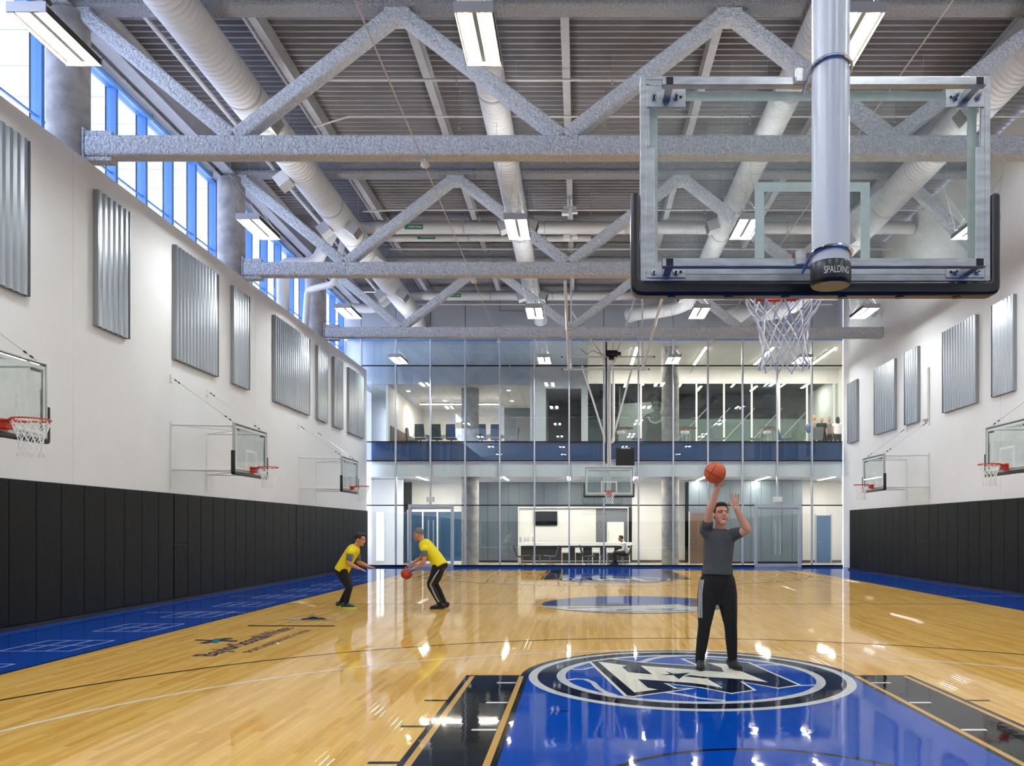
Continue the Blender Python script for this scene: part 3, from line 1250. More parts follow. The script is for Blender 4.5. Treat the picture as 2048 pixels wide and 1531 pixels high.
# ================================================================== ROOF
DECK = 11.88
ceiling = thing('ceiling', 'ribbed grey metal roof deck', None, (1, 17, DECK), kind='structure')
TR = (14.95, 21.95, 28.95)
bays = [NEAR, 7.95, 14.95, 21.95, 28.95, GL]
PX = [-9.42, -6.37, -3.35, -0.28, 2.77, 5.81, 8.85]
for a, b in zip(bays, bays[1:]):
    n = round((b - a) / 0.205)
    p = (b - a) / n
    xa, xb = -10.1, 11.4
    pts = []
    for k in range(n):
        y = a + k * p
        pts += [(y, 0), (y + p * 0.22, 0), (y + p * 0.30, 0.085), (y + p * 0.92, 0.085)]
    pts.append((b, 0))
    vs, fs = [], []
    for y, z in pts:
        vs += [(xa, y, DECK + z), (xb, y, DECK + z)]
    for k in range(len(pts) - 1):
        fs.append((2 * k, 2 * k + 1, 2 * k + 3, 2 * k + 2))
    m = MB().add(vs, fs).build('deck_sheet', 'deck', ceiling, recalc=False)
MB().box(-10.1, 11.45, NEAR, GL + 0.1, DECK + 0.09, DECK + 0.2).build('roof_slab', 'base_black', ceiling)


def ibeam(mb, p0, p1, depth, fw, tf, tw):
    """I-section along p0-p1 (top at given z), horizontal beams only"""
    p0, p1 = Vector(p0), Vector(p1)
    for dz, ww, hh in ((-tf / 2, fw, tf), (-depth / 2, tw, depth - 2 * tf), (-depth + tf / 2, fw, tf)):
        o = Vector((0, 0, dz))
        mb.bar(p0 + o, p1 + o, hh, ww, (0, 0, 1))


names = ['along the high windows', 'first from the high windows', 'second from the high windows', 'over the court left of its centre', 'over the court right of its centre', 'second from the right wall', 'first from the right wall']
for x, nm in zip(PX[1:], names[1:]):
    t = thing('roof_purlin', 'grey steel roof purlin running into the hall, %s' % nm, 'purlin', (x, 15, 11.56), group='roof purlins')
    cuts = [-4, 7.95] + list(TR) + [GL - 0.1]
    for a, b in zip(cuts, cuts[1:]):
        mb = MB()
        ibeam(mb, (x, a + 0.2, DECK - 0.003), (x, b - 0.2, DECK - 0.003), 0.33, 0.17, 0.025, 0.02)
        mb.build('beam', 'steel_grey', t)
    for d in TR:
        for s in (-1, 1):
            MB().box(x - 0.07, x + 0.07, d + s * 0.24 - 0.05, d + s * 0.24 + 0.05, 11.50, 11.545).build('clip', 'steel_grey', t)
t = thing('edge_beam', 'painted steel edge beam on the columns above the high windows', 'beam', (COLX, 18, 11.17))
for a, b in ((NEAR, 14.75), (15.15, 21.75), (22.15, 28.75), (29.15, GL - 0.1)):
    mb = MB()
    ibeam(mb, (COLX + 0.06, a, DECK - 0.004), (COLX + 0.06, b, DECK - 0.004), 0.70, 0.30, 0.04, 0.03)
    mb.build('beam', 'steel_grey', t)

# trusses
tn = ['nearest', 'middle', 'farthest']
for d, nm in zip(TR, tn):
    t = thing('roof_truss', '%s grey sprayed steel truss crossing the hall' % nm, 'truss', (0.9, d, 8.49), group='roof trusses')
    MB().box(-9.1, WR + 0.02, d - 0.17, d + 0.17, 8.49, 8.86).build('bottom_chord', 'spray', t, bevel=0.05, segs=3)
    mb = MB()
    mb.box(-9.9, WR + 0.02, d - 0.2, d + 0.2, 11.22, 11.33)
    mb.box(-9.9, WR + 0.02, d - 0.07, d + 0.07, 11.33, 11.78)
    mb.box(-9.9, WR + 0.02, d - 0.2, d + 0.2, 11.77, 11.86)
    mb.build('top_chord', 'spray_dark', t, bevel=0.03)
    nodes = [(-9.25, 11.2), (-6.37, 8.84), (-3.35, 11.2), (-0.28, 8.84), (2.77, 11.2), (5.81, 8.84), (8.85, 11.2), (10.75, 9.3)]
    for k, ((xa, za), (xb, zb)) in enumerate(zip(nodes, nodes[1:])):
        u = Vector((xb - xa, 0, zb - za)).normalized()
        a, b = Vector((xa, d, za)) + u * (-0.10 if za > 10 else 0.04), Vector((xb, d, zb)) - u * (-0.10 if zb > 10 else 0.04)
        MB().bar(a, b, 0.29, 0.27, (0, 1, 0)).build('diagonal', 'spray', t, bevel=0.05, segs=3)
    for xa, za in nodes[:-1]:
        if za > 10:
            MB().box(xa - 0.24, xa + 0.24, d - 0.155, d + 0.155, 10.98, 11.219).build('gusset', 'spray', t, bevel=0.02)
    MB().box(-9.12, -8.62, d - 0.12, d + 0.12, 8.40, 8.485).build('end_plate', 'spray', t, bevel=0.02)
    MB().box(-9.12, -8.62, d - 0.12, d + 0.12, 8.865, 8.96).build('end_plate', 'spray', t, bevel=0.02)
    MB().box(-9.14, -9.11, d - 0.16, d + 0.16, 8.40, 9.0).build('end_plate', 'spray', t)

# ducts
def register(parent, c, out, name='register'):
    """box outlet on a duct: out = horizontal-ish direction"""
    c = Vector(c)
    o = Vector(out).normalized()
    mb = MB()
    mb.bar(c, c + o * 0.34, 0.42, 0.30, (0, 1, 0))
    r = mb.build(name, 'duct', parent, bevel=0.01)
    g = MB()
    a, b = frame_axes(o, Vector((0, 1, 0)))
    for k in range(7):
        g.bar(c + o * 0.345 + a * -0.19 + b * (-0.12 + 0.04 * k), c + o * 0.345 + a * 0.19 + b * (-0.12 + 0.04 * k), 0.012, 0.02, tuple(o))
    g.build('grille', 'black', r)


def ridged(x, z, r, y0, y1, pitch=0.15):
    """round duct with the standing seams of spiral sheet"""
    n = max(1, int((y1 - y0) / pitch))
    p = (y1 - y0) / n
    prof = [(y0, r)]
    for k in range(n):
        y = y0 + k * p
        prof += [(y + p - 0.016, r), (y + p - 0.012, r + 0.0045), (y + p - 0.004, r + 0.0045), (y + p, r)]
    m = 44
    vs, fs = [], []
    for y, rr in prof:
        for q in range(m):
            a = 2 * PI * q / m
            vs.append((x + rr * math.cos(a), y, z + rr * math.sin(a)))
    for k in range(len(prof) - 1):
        for q in range(m):
            q2 = (q + 1) % m
            fs.append((k * m + q, k * m + q2, (k + 1) * m + q2, (k + 1) * m + q))
    fs += [tuple(range(m)), tuple(range((len(prof) - 1) * m, len(prof) * m))]
    return MB().add(vs, fs)


DX = [(-7.03, 10.74, 0.39, 'large round duct nearest the high windows'), (-1.82, 10.8, 0.31, 'slim round duct left of the court centre'),
      (4.39, 10.8, 0.30, 'slim round duct right of the court centre, behind the big backboard'), (8.60, 10.74, 0.39, 'large round duct nearest the right wall')]
for k, (x, z, r, nm) in enumerate(DX):
    t = thing('air_duct', 'pale spiral ' + nm, 'duct', (x, 16, z - r), group='round air ducts')
    yend = 32.6
    cuts = [-4.0, 2.0, 8.0, 11.0, 16.8, 19.2, 22.6, 24.9, 27.2, yend]
    for a, b in zip(cuts, cuts[1:]):
        ridged(x, z, r, a + 0.02, b - 0.02).build('section', 'duct', t, smooth=True, ang=75)
    for a in cuts[1:-1]:
        MB().cyl((x, a - 0.035, z), (x, a + 0.035, z), r + 0.014, 48).build('band', 'steel_grey', t, smooth=True)
    if k < 2:
        path = [(x, yend, z), (x, yend + 0.5, z), (x + 0.05, yend + 1.1, z - 0.05), (x + 0.12, yend + 1.55, z - 0.35), (x + 0.15, yend + 1.7, z - 0.7)]
        if k == 1:
            path = [(x, yend, z), (x, yend + 0.6, z), (x + 0.15, yend + 1.2, z - 0.1), (x + 0.2, yend + 1.6, z - 0.35)]
    else:
        path = [(x, yend - 0.4, z), (x - 0.1, yend + 0.1, z - 0.02), (x - 0.5, yend + 0.65, z - 0.05), (x - 1.2, yend + 0.85, z - 0.12), (x - 1.9, yend + 0.8, z - 0.2), (x - 2.3, yend + 1.1, z - 0.25)]
    pp = [Vector(p) for p in path]
    sm = []
    for a in range(len(pp) - 1):
        for q in range(5):
            u = q / 5
            p0, p1, p2, p3 = pp[max(a - 1, 0)], pp[a], pp[a + 1], pp[min(a + 2, len(pp) - 1)]
            sm.append(0.5 * ((2 * p1) + (p2 - p0) * u + (2 * p0 - 5 * p1 + 4 * p2 - p3) * u * u + (3 * p1 - p0 - 3 * p2 + p3) * u ** 3))
    sm.append(pp[-1])
    MB().tube(sm, r * 0.97, 32).build('elbow', 'duct', t, smooth=True)
    if k == 0:
        for yy in (17.3, 23.6, 26.6, 30.2):
            register(t, (x + 0.28, yy, z - 0.26), (0.75, 0, -0.55))
            register(t, (x - 0.28, yy + (3.0 if yy < 20 else 0), z - 0.26), (-0.75, 0, -0.55))
    elif k in (1, 2):
        for yy in (24.0, 31.2):
            register(t, (x + 0.24, yy, z - 0.12), (0.9, 0, -0.3))
            register(t, (x - 0.24, yy, z - 0.12), (-0.9, 0, -0.3))
    else:
        for yy in (17.0, 24.6, 30.4):
            register(t, (x - 0.28, yy, z - 0.26), (-0.75, 0, -0.55))
    for yy in (9.4, 12.6, 18.4, 24.2, 30.6):
        MB().cyl((x - r - 0.005, yy, z), (x - r - 0.005, yy, DECK), 0.006, 5).build('hanger', 'galv', t)
        MB().cyl((x + r + 0.005, yy, z), (x + r + 0.005, yy, DECK), 0.006, 5).build('hanger', 'galv', t)

# drain pipes and sprinkler lines
def drain(label, d, z, r, xr, left, sign_x=None, signs=()):
    t = thing('drain_pipe', label, 'pipe', (-6, d, z - r), group='roof drain pipes')
    MB().tube(round_path([(xr, d, z)] + left, r * 1.6, 8), r, 24).build('pipe_run', 'pipe', t, smooth=True)
    x = xr - 1.5
    while x > -6.0:
        if any(abs(x - q) < 0.2 for q in PX):
            x -= 0.4
        c = MB()
        c.tube([(x, d + (r + 0.01) * math.cos(a), z + (r + 0.01) * math.sin(a)) for a in [2 * PI * q / 20 for q in range(20)]], 0.016, 6, closed=True)
        c.cyl((x, d, z + r), (x, d, DECK), 0.01, 6)
        c.build('clamp', 'steel_grey', t, smooth=True)
        x -= 2.6
    for sx in signs:
        sg = MB()
        n = 6
        vs = []
        for q in range(n + 1):
            a = PI + (-0.15 + 0.75 * q / n)
            for xx in (sx - 0.30, sx + 0.30):
                vs.append((xx, d + (r + 0.004) * math.cos(a), z + (r + 0.004) * math.sin(a)))
        sg.add(vs, [(2 * q, 2 * q + 1, 2 * q + 3, 2 * q + 2) for q in range(n)])
        s = sg.build('pipe_marker', 'sign_green', t, label='green pipe marker')
        vs, fs = text_mesh('STORM DRAIN', 0.085)
        wv = max(v.x for v in vs)
        out = []
        for v in vs:
            a = PI + 0.45 - (v.y + 0.02) / r
            out.append((sx - 0.18 + v.x * 0.44 / wv, d + (r + 0.007) * math.cos(a), z + (r + 0.007) * math.sin(a)))
        MB().add(out, fs).build('lettering', 'exit_white', s)


drain('thick white drain pipe crossing under the deck behind the middle truss', 26.0, 11.35, 0.195, 10.8,
      [(-7.9, 26.0, 11.35), (-8.5, 26.0, 10.2), (-9.56, 26.0, 10.2), (-9.56, 26.0, 7.0)], signs=(-5.3,))
drain('thinner white drain pipe just behind the thick crossing one', 27.0, 11.37, 0.11, 0.4,
      [(-7.9, 27.0, 11.37), (-8.3, 27.3, 9.95), (-9.4, 27.9, 9.9), (-9.6, 27.9, 7.0)], signs=(-5.1,))
drain('white drain pipe crossing in front of the grey far panels', 33.6, 11.36, 0.185, 10.8,
      [(-7.8, 33.6, 11.36), (-8.4, 33.2, 10.7), (-9.3, 33.0, 10.7)], signs=(-5.2,))


def sprinkler(label, pts, r, heads=True, mt='pipe'):
    t = thing('sprinkler_pipe', label, 'pipe', pts[0], group='thin ceiling pipes')
    MB().tube(round_path(pts, 0.06, 3) if len(pts) > 2 else pts, r, 8).build('pipe_run', mt, t, smooth=True)
    if heads:
        a, b = Vector(pts[0]), Vector(pts[-1])
        n = max(2, int((b - a).length / 3))
        for k in range(1, n):
            p = a.lerp(b, k / n)
            MB().cyl(p, p + Vector((0, 0, DECK - p.z - 0.005)), 0.007, 5).build('hanger', 'galv', t)
            MB().cyl(p - Vector((0, 0, 0.075)), p - Vector((0, 0, r)), 0.012, 6).cyl(p - Vector((0, 0, 0.085)), p - Vector((0, 0, 0.075)), 0.03, 8).build('sprinkler_head', 'galv', t)


sprinkler('thin white pipe crossing the nearest deck bay', [(-6.0, 17.4, 11.32), (10.8, 17.4, 11.32)], 0.028)
sprinkler('second thin white pipe crossing the nearest deck bay', [(-6.2, 18.8, 11.0), (-5.4, 18.9, 11.3), (10.8, 18.9, 11.3)], 0.024)
sprinkler('thin white pipe crossing in front of the thick drain pipe', [(-6.6, 24.55, 11.3), (-5.6, 24.55, 11.35), (10.8, 24.55, 11.35)], 0.03)
sprinkler('thin white pipe running below the drain pipes', [(-6.5, 27.7, 11.25), (10.8, 27.7, 11.25)], 0.028)
sprinkler('thin white pipe crossing before the grey far panels', [(-7.0, 34.3, 11.2), (10.8, 34.3, 11.2)], 0.035)
sprinkler('white pipe running into the hall beside the duct at the high windows', [(-8.25, 6, 11.35), (-8.25, 34, 11.35)], 0.05, heads=False)
sprinkler('grey conduit running into the hall on the first purlin', [(-6.55, 6, 11.595), (-6.55, 34, 11.595)], 0.035, heads=False)
# cables strung along the hall at chord height
for x, z, l in ((-2.86, 8.36, 'white cable strung into the hall left of the court centre'), (4.78, 8.36, 'white cable strung into the hall right of the court centre')):
    t = thing('hall_cable', l, 'cable', (x, 20, z), group='long white cables')
    MB().cyl((x, 2, z), (x, GL - 0.1, z), 0.012, 6).build('cable', 'pipe', t, smooth=True)
    for d in TR:
        MB().lathe([(0.03, 0.12), (0.035, 0.06), (0.075, 0.05), (0.085, 0.0), (0.06, -0.03), (0.02, -0.05)], (x, d, 8.36), 16).build('cable_hub', 'white_paint', t, smooth=True)
# little devices under the purlin over the centre
for d, l in ((24.2, 'nearer cluster of small white ceiling devices over the court'), (26.3, 'farther cluster of small white ceiling devices over the court')):
    t = thing('ceiling_device', l, 'ceiling device', (-0.28, d, 11.3), group='small ceiling devices')
    MB().cyl((-0.28, d, 11.25), (-0.28, d, 11.53), 0.02, 8).build('stem', 'galv', t)
    MB().box(-0.48, -0.08, d - 0.08, d + 0.08, 11.22, 11.30).build('crossbar', 'white_paint', t, bevel=0.01)
    MB().box(-0.52, -0.30, d - 0.1, d + 0.1, 11.06, 11.21).build('head', 'white_paint', t, bevel=0.02)
    MB().box(-0.22, -0.04, d - 0.07, d + 0.07, 11.1, 11.21).build('head', 'white_paint', t, bevel=0.02)

# ================================================================== LAMPS
def make_lamp():
    t = thing('gym_light', 'x', 'ceiling light', (0, 0, 8.4), group='hanging gym lights')
    hb = MB()
    prof = [(-0.255, 0.0), (-0.255, 0.035), (-0.225, 0.07), (0.225, 0.07), (0.255, 0.035), (0.255, 0.0), (0.235, 0.0), (0.045, 0.05), (0.03, 0.0), (-0.03, 0.0), (-0.045, 0.05), (-0.235, 0.0)]
    hb.prism(prof, lambda u, v, tt: (u, tt, v), -0.60, 0.60)
    hb.build('housing', 'fixture_dark', t, local=True)
    for s in (-1, 1):
        MB().box(-0.26, 0.26, s * 0.605 - 0.005 if s > 0 else -0.625, 0.625 if s > 0 else -0.60, -0.06, 0.075).build('end_cap', 'alu', t, local=True)
        MB().box(min(s * 0.246, s * 0.255), max(s * 0.246, s * 0.255), -0.60, 0.60, -0.055, -0.001).build('side_skirt', 'fixture_dark', t, local=True)
        for q in (-0.038, 0.038):
            x = s * 0.15 + q
            MB().cyl((x, -0.58, 0.012), (x, 0.58, 0.012), 0.027, 10).build('lamp_tube', 'lamp', t, local=True, smooth=True)
        MB().box(s * 0.14 - 0.06, s * 0.14 + 0.06, -0.5, 0.5, 0.071, 0.078).build('fill_strip', 'up_fill', t, local=True)  # added glowing strip on the housing, sends fill light up to the deck
    return t


lamp0 = make_lamp()
cols = [(-7.2, 'beside the high windows'), (-1.38, 'left of the court centre'), (3.75, 'right of the court centre'), (8.9, 'beside the right wall')]
rows = [(32.1, 'in the row before the glass wall'), (25.1, 'in the row before the farthest truss'), (18.1, 'in the row before the middle truss'), (11.1, 'in the row before the nearest truss'), (4.1, 'in the row over the near basket'), (-2.6, 'in the row behind the camera')]
first = True
wires = {}
for y, rl in rows:
    for x, cl in cols:
        o = lamp0 if first else copy_tree(lamp0)
        first = False
        o.location = (x, y, 8.4)
        for sgn in (-1, 1):
            wk = (x, sgn)
            if wk not in wires:
                dx = {-7.2: -0.42, 8.9: 0.36}.get(x, 0.0)
                ys_ = sgn * 0.5
                mw = MB()
                for xx in (-0.2, 0.2):
                    mw.cyl((xx, ys_, 0.076), (dx, ys_, 0.95), 0.004, 5)
                mw.cyl((dx, ys_, 0.95), (dx, ys_, DECK - 8.4), 0.004, 5)
                wires[wk] = mw.build('hanging_wire', 'galv', o, local=True)
            else:
                wo = wires[wk].copy()
                C.objects.link(wo)
                wo.parent = o
        o['label'] = 'gym light %s, %s' % (rl, cl)
# ================================================================== BASKETS
def net_mesh(c, R=0.2286, L=0.45, n=12, levels=6, rc=0.004, seed=1, wob=0.0):
    rnd = random.Random(seed)
    c = Vector(c)
    mb = MB()
    prof = [(0.0, 1.0), (0.18, 0.86), (0.36, 0.70), (0.54, 0.60), (0.72, 0.57), (0.88, 0.60), (1.0, 0.66)]

    def rad(t):
        for (a, ra), (b, rb) in zip(prof, prof[1:]):
            if t <= b:
                return R * (ra + (rb - ra) * (t - a) / (b - a))
        return R * prof[-1][1]
    nodes = {}
    for k in range(levels + 1):
        t = k / levels
        for j in range(n):
            a = 2 * PI * (j + 0.5 * (k % 2)) / n + rnd.uniform(-wob, wob)
            r = rad(t) * (1 + rnd.uniform(-wob, wob))
            nodes[k, j] = c + Vector((r * math.cos(a), r * math.sin(a), -L * t * (1 if k < levels else 0.97) + (rnd.uniform(-wob, wob) * 0.12 if k else 0)))
    for k in range(levels):
        for j in range(n):
            js = (j, (j - 1) % n) if k % 2 == 0 else (j, (j + 1) % n)
            for j2 in js:
                p, q = nodes[k, j], nodes[k + 1, j2]
                m = (p + q) / 2
                m += Vector((m.x - c.x, m.y - c.y, 0)) * 0.02 - Vector((0, 0, 0.004)) + Vector((rnd.uniform(-1, 1), rnd.uniform(-1, 1), 0)) * wob * 0.06
                mb.tube([p, p.lerp(m, 0.6), m, m.lerp(q, 0.4), q], rc, 6)
    for k in range(1, levels + 1):
        for j in range(n):
            mb.ball(nodes[k, j], rc * 1.45, 6, 5)
    return mb


def board_assembly(t, near=False, rim_y=0.38):
    """regulation board: face at y = 0 looking +Y, heights from the floor; local coordinates"""
    gm = 'glass_board' if near else 'glass_board_far'
    g = MB().box(-0.885, 0.885, -0.018, -0.006, 2.935, 3.95).build('backboard', gm, t, local=True)
    wl = MB()
    e = -0.0058
    for x0, x1, z0, z1 in ((-0.87, 0.87, 3.87, 3.92), (-0.87, -0.82, 2.95, 3.87), (0.82, 0.87, 2.95, 3.87), (-0.82, 0.82, 2.95, 3.0)):
        wl.box(x0, x1, e, e + 0.0012, z0, z1)
    wl.build('border_line', 'board_white', g, local=True)
    tq = MB()
    for x0, x1, z0, z1 in ((-0.305, 0.305, 3.39, 3.44), (-0.305, -0.255, 3.0, 3.39), (0.255, 0.305, 3.0, 3.39)):
        tq.box(x0, x1, e, e + 0.0012, z0, z1)
    tq.build('target_box', 'board_white', g, local=True)
    for s in (-1, 1):
        f = MB()
        f.box(min(s * 0.886, s * 0.915), max(s * 0.886, s * 0.915), -0.062, 0.0, 2.90, 3.97)
        f.box(min(s * 0.84, s * 0.886), max(s * 0.84, s * 0.886), -0.062, -0.05, 2.95, 3.60)
        f.box(min(s * 0.866, s * 0.886), max(s * 0.866, s * 0.886), -0.062, -0.05, 3.60, 3.93)
        f.build('side_frame', 'galv', t, local=True, bevel=0.002)
    MB().box(-0.886, 0.886, -0.062, 0.0, 3.951, 3.97).box(-0.886, 0.886, -0.062, -0.052, 3.92, 3.951).build('top_frame', 'galv', t, local=True, bevel=0.002)
    MB().box(-0.886, 0.886, -0.062, 0.0, 2.90, 2.934).box(-0.84, 0.84, -0.062, -0.05, 2.934, 3.0).build('bottom_frame', 'galv', t, local=True, bevel=0.002)
    # edge padding: a U of one profile
    out = [(-0.965, 3.36), (-0.965, 2.824), (0.965, 2.824), (0.965, 3.36), (0.918, 3.36), (0.918, 2.897), (-0.918, 2.897), (-0.918, 3.36)]
    rnd = []
    for k, (x, z) in enumerate(out):
        r = {0: 0.02, 1: 0.06, 2: 0.06, 3: 0.02, 4: 0.02, 5: 0.03, 6: 0.03, 7: 0.02}[k]
        p, q, n = Vector(out[k - 1]), Vector((x, z)), Vector(out[(k + 1) % 8])
        a, b = (p - q).normalized() * r + q, (n - q).normalized() * r + q
        for u in (0, 0.25, 0.5, 0.75, 1):
            v = a * (1 - u) ** 2 + q * 2 * u * (1 - u) + b * u * u
            rnd.append((v.x, v.y))
    pd = MB().prism(rnd, lambda u, v, tt: (u, tt, v), -0.075, 0.012).build('edge_pad', 'rubber', t, local=True, bevel=0.018, segs=3, smooth=True)
    if near:
        for k in range(6):
            x = -0.75 + 0.3 * k
            MB().lathe([(0.022, 0.0), (0.022, 0.004), (0.018, 0.006)], (0, 0, 0), 12).build('pad_slot', 'black', pd, local=True).location = (x, -0.035, 2.819)
    # rim
    R = 0.2286
    ry = rim_y
    rr = MB()
    ring = [(R * math.cos(a), ry + R * math.sin(a), 3.05) for a in [2 * PI * k / 48 for k in range(48)]]
    rr.tube(ring, 0.010, 10, closed=True)
    ring = [((R - 0.002) * math.cos(a), ry + (R - 0.002) * math.sin(a), 3.028) for a in [2 * PI * (k / 40 * 0.72 - 0.11 + 0.25 + 0.5) for k in range(41)]]
    rim = rr.build('rim', 'rim_red', t, local=True, smooth=True)
    hk = MB()
    for k in range(12):
        a = 2 * PI * k / 12
        hk.tube([(R * math.cos(a) + 0.006 * math.sin(b), ry + R * math.sin(a), 3.033 - 0.008 * math.cos(b)) for b in [PI * q / 4 for q in range(-4, 5)]], 0.003, 5)
    hk.build('net_hook', 'rim_red', rim, local=True)
    br = MB()
    yb = ry - R
    poly = [(-0.11, 0.0), (0.11, 0.0), (0.10, yb * 0.7), (0.16, yb + 0.10), (0.145, yb + 0.115), (0.07, yb + 0.02), (-0.07, yb + 0.02), (-0.145, yb + 0.115), (-0.16, yb + 0.10), (-0.10, yb * 0.7)]
    br.prism(poly, lambda u, v, tt: (u, v, tt), 3.025, 3.048)
    br.box(-0.075, 0.075, 0.012, max(0.05, yb * 0.75), 2.93, 3.025)
    br.box(-0.105, 0.105, 0.0, 0.014, 2.91, 3.07)
    br.build('rim_bracket', 'rim_red', t, local=True, bevel=0.004)
    net_mesh((0, ry, 3.03), rc=0.0046 if near else 0.005, seed=3 if near else 5, wob=0.05 if near else 0.02, L=0.47).build('net', 'net', t, local=True, smooth=True)


# --- the near hanging basket seen from behind
HX, HY = 1.236, 4.27
near_hoop = thing('basketball_hoop', 'large glass backboard seen from behind on a thick white pole', 'basketball hoop', (HX, HY, 0), group='basketball hoops')
board_assembly(near_hoop, True, 0.59)
py = -0.315
pole = MB().cyl((0, py, 2.905), (0, py, DECK - 0.01), 0.09, 40).build('pole', 'pole_white' if 'pole_white' in MATS else mat('pole_white', 'DCDFE2', 0.28, spec=0.6), near_hoop, local=True, smooth=True)
cap = MB().lathe([(0.088, 2.795), (0.094, 2.802), (0.097, 2.815), (0.097, 2.895), (0.094, 2.904)], (0, py, 0), 48).build('pole_cap', 'rubber', near_hoop, local=True, smooth=True)
vs, fs = text_mesh('SPALDING', 0.046)
wv = max(v.x for v in vs)
out = []
for v in vs:
    a = -PI / 2 + (v.x - wv / 2) / 0.0975 * 0.62 + 0.05
    out.append((0.0978 * math.cos(a), py + 0.0978 * math.sin(a), 2.834 + v.y * 1.05))
MB().add(out, fs).build('lettering', 'white_paint', cap, local=True)
for z0, nm in ((3.857, 'top'), (2.945, 'bottom')):
    tb = MB()
    w = 0.021
    yt = py + 0.09 + w + 0.002
    tb.box(-0.815, 0.815, yt - w, yt + w, z0 - w, z0 + w)
    o = tb.build('cross_tube', 'galv', near_hoop, local=True, bevel=0.003)
    for s in (-1, 1):
        MB().box(min(s * 0.8151, s * 0.8165), max(s * 0.8151, s * 0.8165), yt - w * 0.8, yt + w * 0.8, z0 - w * 0.8, z0 + w * 0.8).build('open_end', 'black', o, local=True)
        MB().box(s * 0.78 - 0.02, s * 0.78 + 0.02, yt + w, -0.066, z0 - 0.02, z0 + 0.02).build('standoff', 'galv', near_hoop, local=True, bevel=0.002)
        MB().box(s * 0.78 - 0.018, s * 0.78 + 0.018, yt - w - 0.002, yt - w - 0.0005, z0 - 0.018, z0 + 0.018).build('open_end', 'black', o, local=True)
        pl = MB().box(min(s * 0.68, s * 0.882), max(s * 0.68, s * 0.882), -0.068, -0.0625, z0 - 0.052 if nm == 'top' else z0 - 0.03, z0 + 0.06 if nm == 'top' else z0 + 0.04).build('corner_plate', 'galv', near_hoop, local=True, bevel=0.002)
        for q in (0.73, 0.845):
            b = MB().cyl((s * q, -0.069, z0), (s * q, -0.082, z0), 0.016, 6).cyl((s * q, -0.082, z0), (s * q, -0.105, z0), 0.007, 8)
            b.build('bolt', 'chrome', pl, local=True)
        MB().cyl((s * 0.705, -0.0685, z0), (s * 0.705, -0.0695, z0), 0.008, 10).build('bolt_slot', 'black', pl, local=True)
    # clamp round the pole
    ub = MB()
    zz = z0 + 0.0
    rb = 0.099
    path = [(-0.099, yt + 0.03, zz - 0.035)] + [(rb * math.cos(a), py + rb * math.sin(a), zz + 0.02 * -math.sin(a)) for a in [PI + PI * q / 16 for q in range(17)]] + [(0.099, yt + 0.03, zz - 0.035)]
    ub.tube(path, 0.008, 8)
    ub.build('u_bolt', 'chrome', near_hoop, local=True, smooth=True)
    cb = MB().box(-0.15, -0.102, yt - 0.05, yt - w - 0.001, zz - 0.02, zz + 0.05)
    cb.build('clamp_block', 'galv', near_hoop, local=True, bevel=0.003)
MB().box(-0.165, -0.10, -0.075, -0.064, 2.985, 3.01).build('bracket_bolt', 'rim_red', near_hoop, local=True)

# --- side baskets on wall arms: build one, copy
def wall_hoop():
    t = thing('basketball_hoop', 'x', 'basketball hoop', (0, 0, 0), group='basketball hoops')
    board_assembly(t)
    EXT = -1.45
    for s in (-1, 1):
        for z in (3.93, 2.94):
            a = MB().tube([(s * 0.86, EXT + 0.02, z), (s * 0.78, -0.07, z - 0.02)], 0.022, 10)
            a.build('arm', 'white_paint', t, local=True, smooth=True)
        MB().tube([(s * 0.86, EXT + 0.03, 3.93), (-s * 0.2, -0.10, 3.90)], 0.014, 8).build('brace', 'white_paint', t, local=True, smooth=True)
        MB().tube([(s * 0.86, EXT + 0.03, 2.94), (-s * 0.2, -0.10, 2.94)], 0.014, 8).build('brace', 'white_paint', t, local=True, smooth=True)
        MB().box(s * 0.86 - 0.022, s * 0.86 + 0.022, EXT, EXT + 0.03, 2.55, 4.0).build('wall_rail', 'white_paint', t, local=True)
        MB().box(s * 0.86 - 0.03, s * 0.86 + 0.03, EXT, EXT + 0.03, 4.86, 5.03).build('cable_plate', 'white_paint', t, local=True)
        c = MB().cyl((s * 0.86, EXT + 0.03, 4.97), (s * 0.80, -0.06, 3.98), 0.005, 6)
        c.build('cable', 'galv', t, local=True)
        p0, p1 = Vector((s * 0.86, EXT + 0.03, 4.97)), Vector((s * 0.80, -0.06, 3.98))
        for u in (0.06, 0.11, 0.86, 0.93):
            d = (p1 - p0).normalized() * 0.025
            m = p0.lerp(p1, u)
            MB().cyl(m - d, m + d, 0.014, 8).build('turnbuckle', 'black', t, local=True)
        MB().box(s * 0.78 - 0.05, s * 0.78 + 0.05, -0.11, -0.066, 3.84, 3.91).build('bracket', 'galv', t, local=True)
        MB().box(min(s * 0.62, s * 0.8), max(s * 0.62, s * 0.8), -0.05, -0.02, 3.83, 3.86).build('bracket', 'black', t, local=True)
    rail = MB().tube([(-0.86, EXT + 0.03, 3.4), (0, -0.1, 3.42)], 0.01, 6)
    return t


sh = wall_hoop()
spots = [(WL + 1.45, 10.6, -PI / 2, 'cropped wall-mounted basket nearest on the left wall'),
         (WL + 1.45, 18.7, -PI / 2, 'middle wall-mounted basket on the left wall'),
         (WL + 1.45, 26.8, -PI / 2, 'farthest wall-mounted basket on the left wall'),
         (WR - 1.45, 17.8, PI / 2, 'cropped wall-mounted basket nearest on the right wall'),
         (WR - 1.45, 25.9, PI / 2, 'farther wall-mounted basket on the right wall')]
for k, (x, y, rz, l) in enumerate(spots):
    o = sh if k == 0 else copy_tree(sh)
    o.location = (x, y, 0)
    o.rotation_euler = (0, 0, rz)
    o['label'] = l

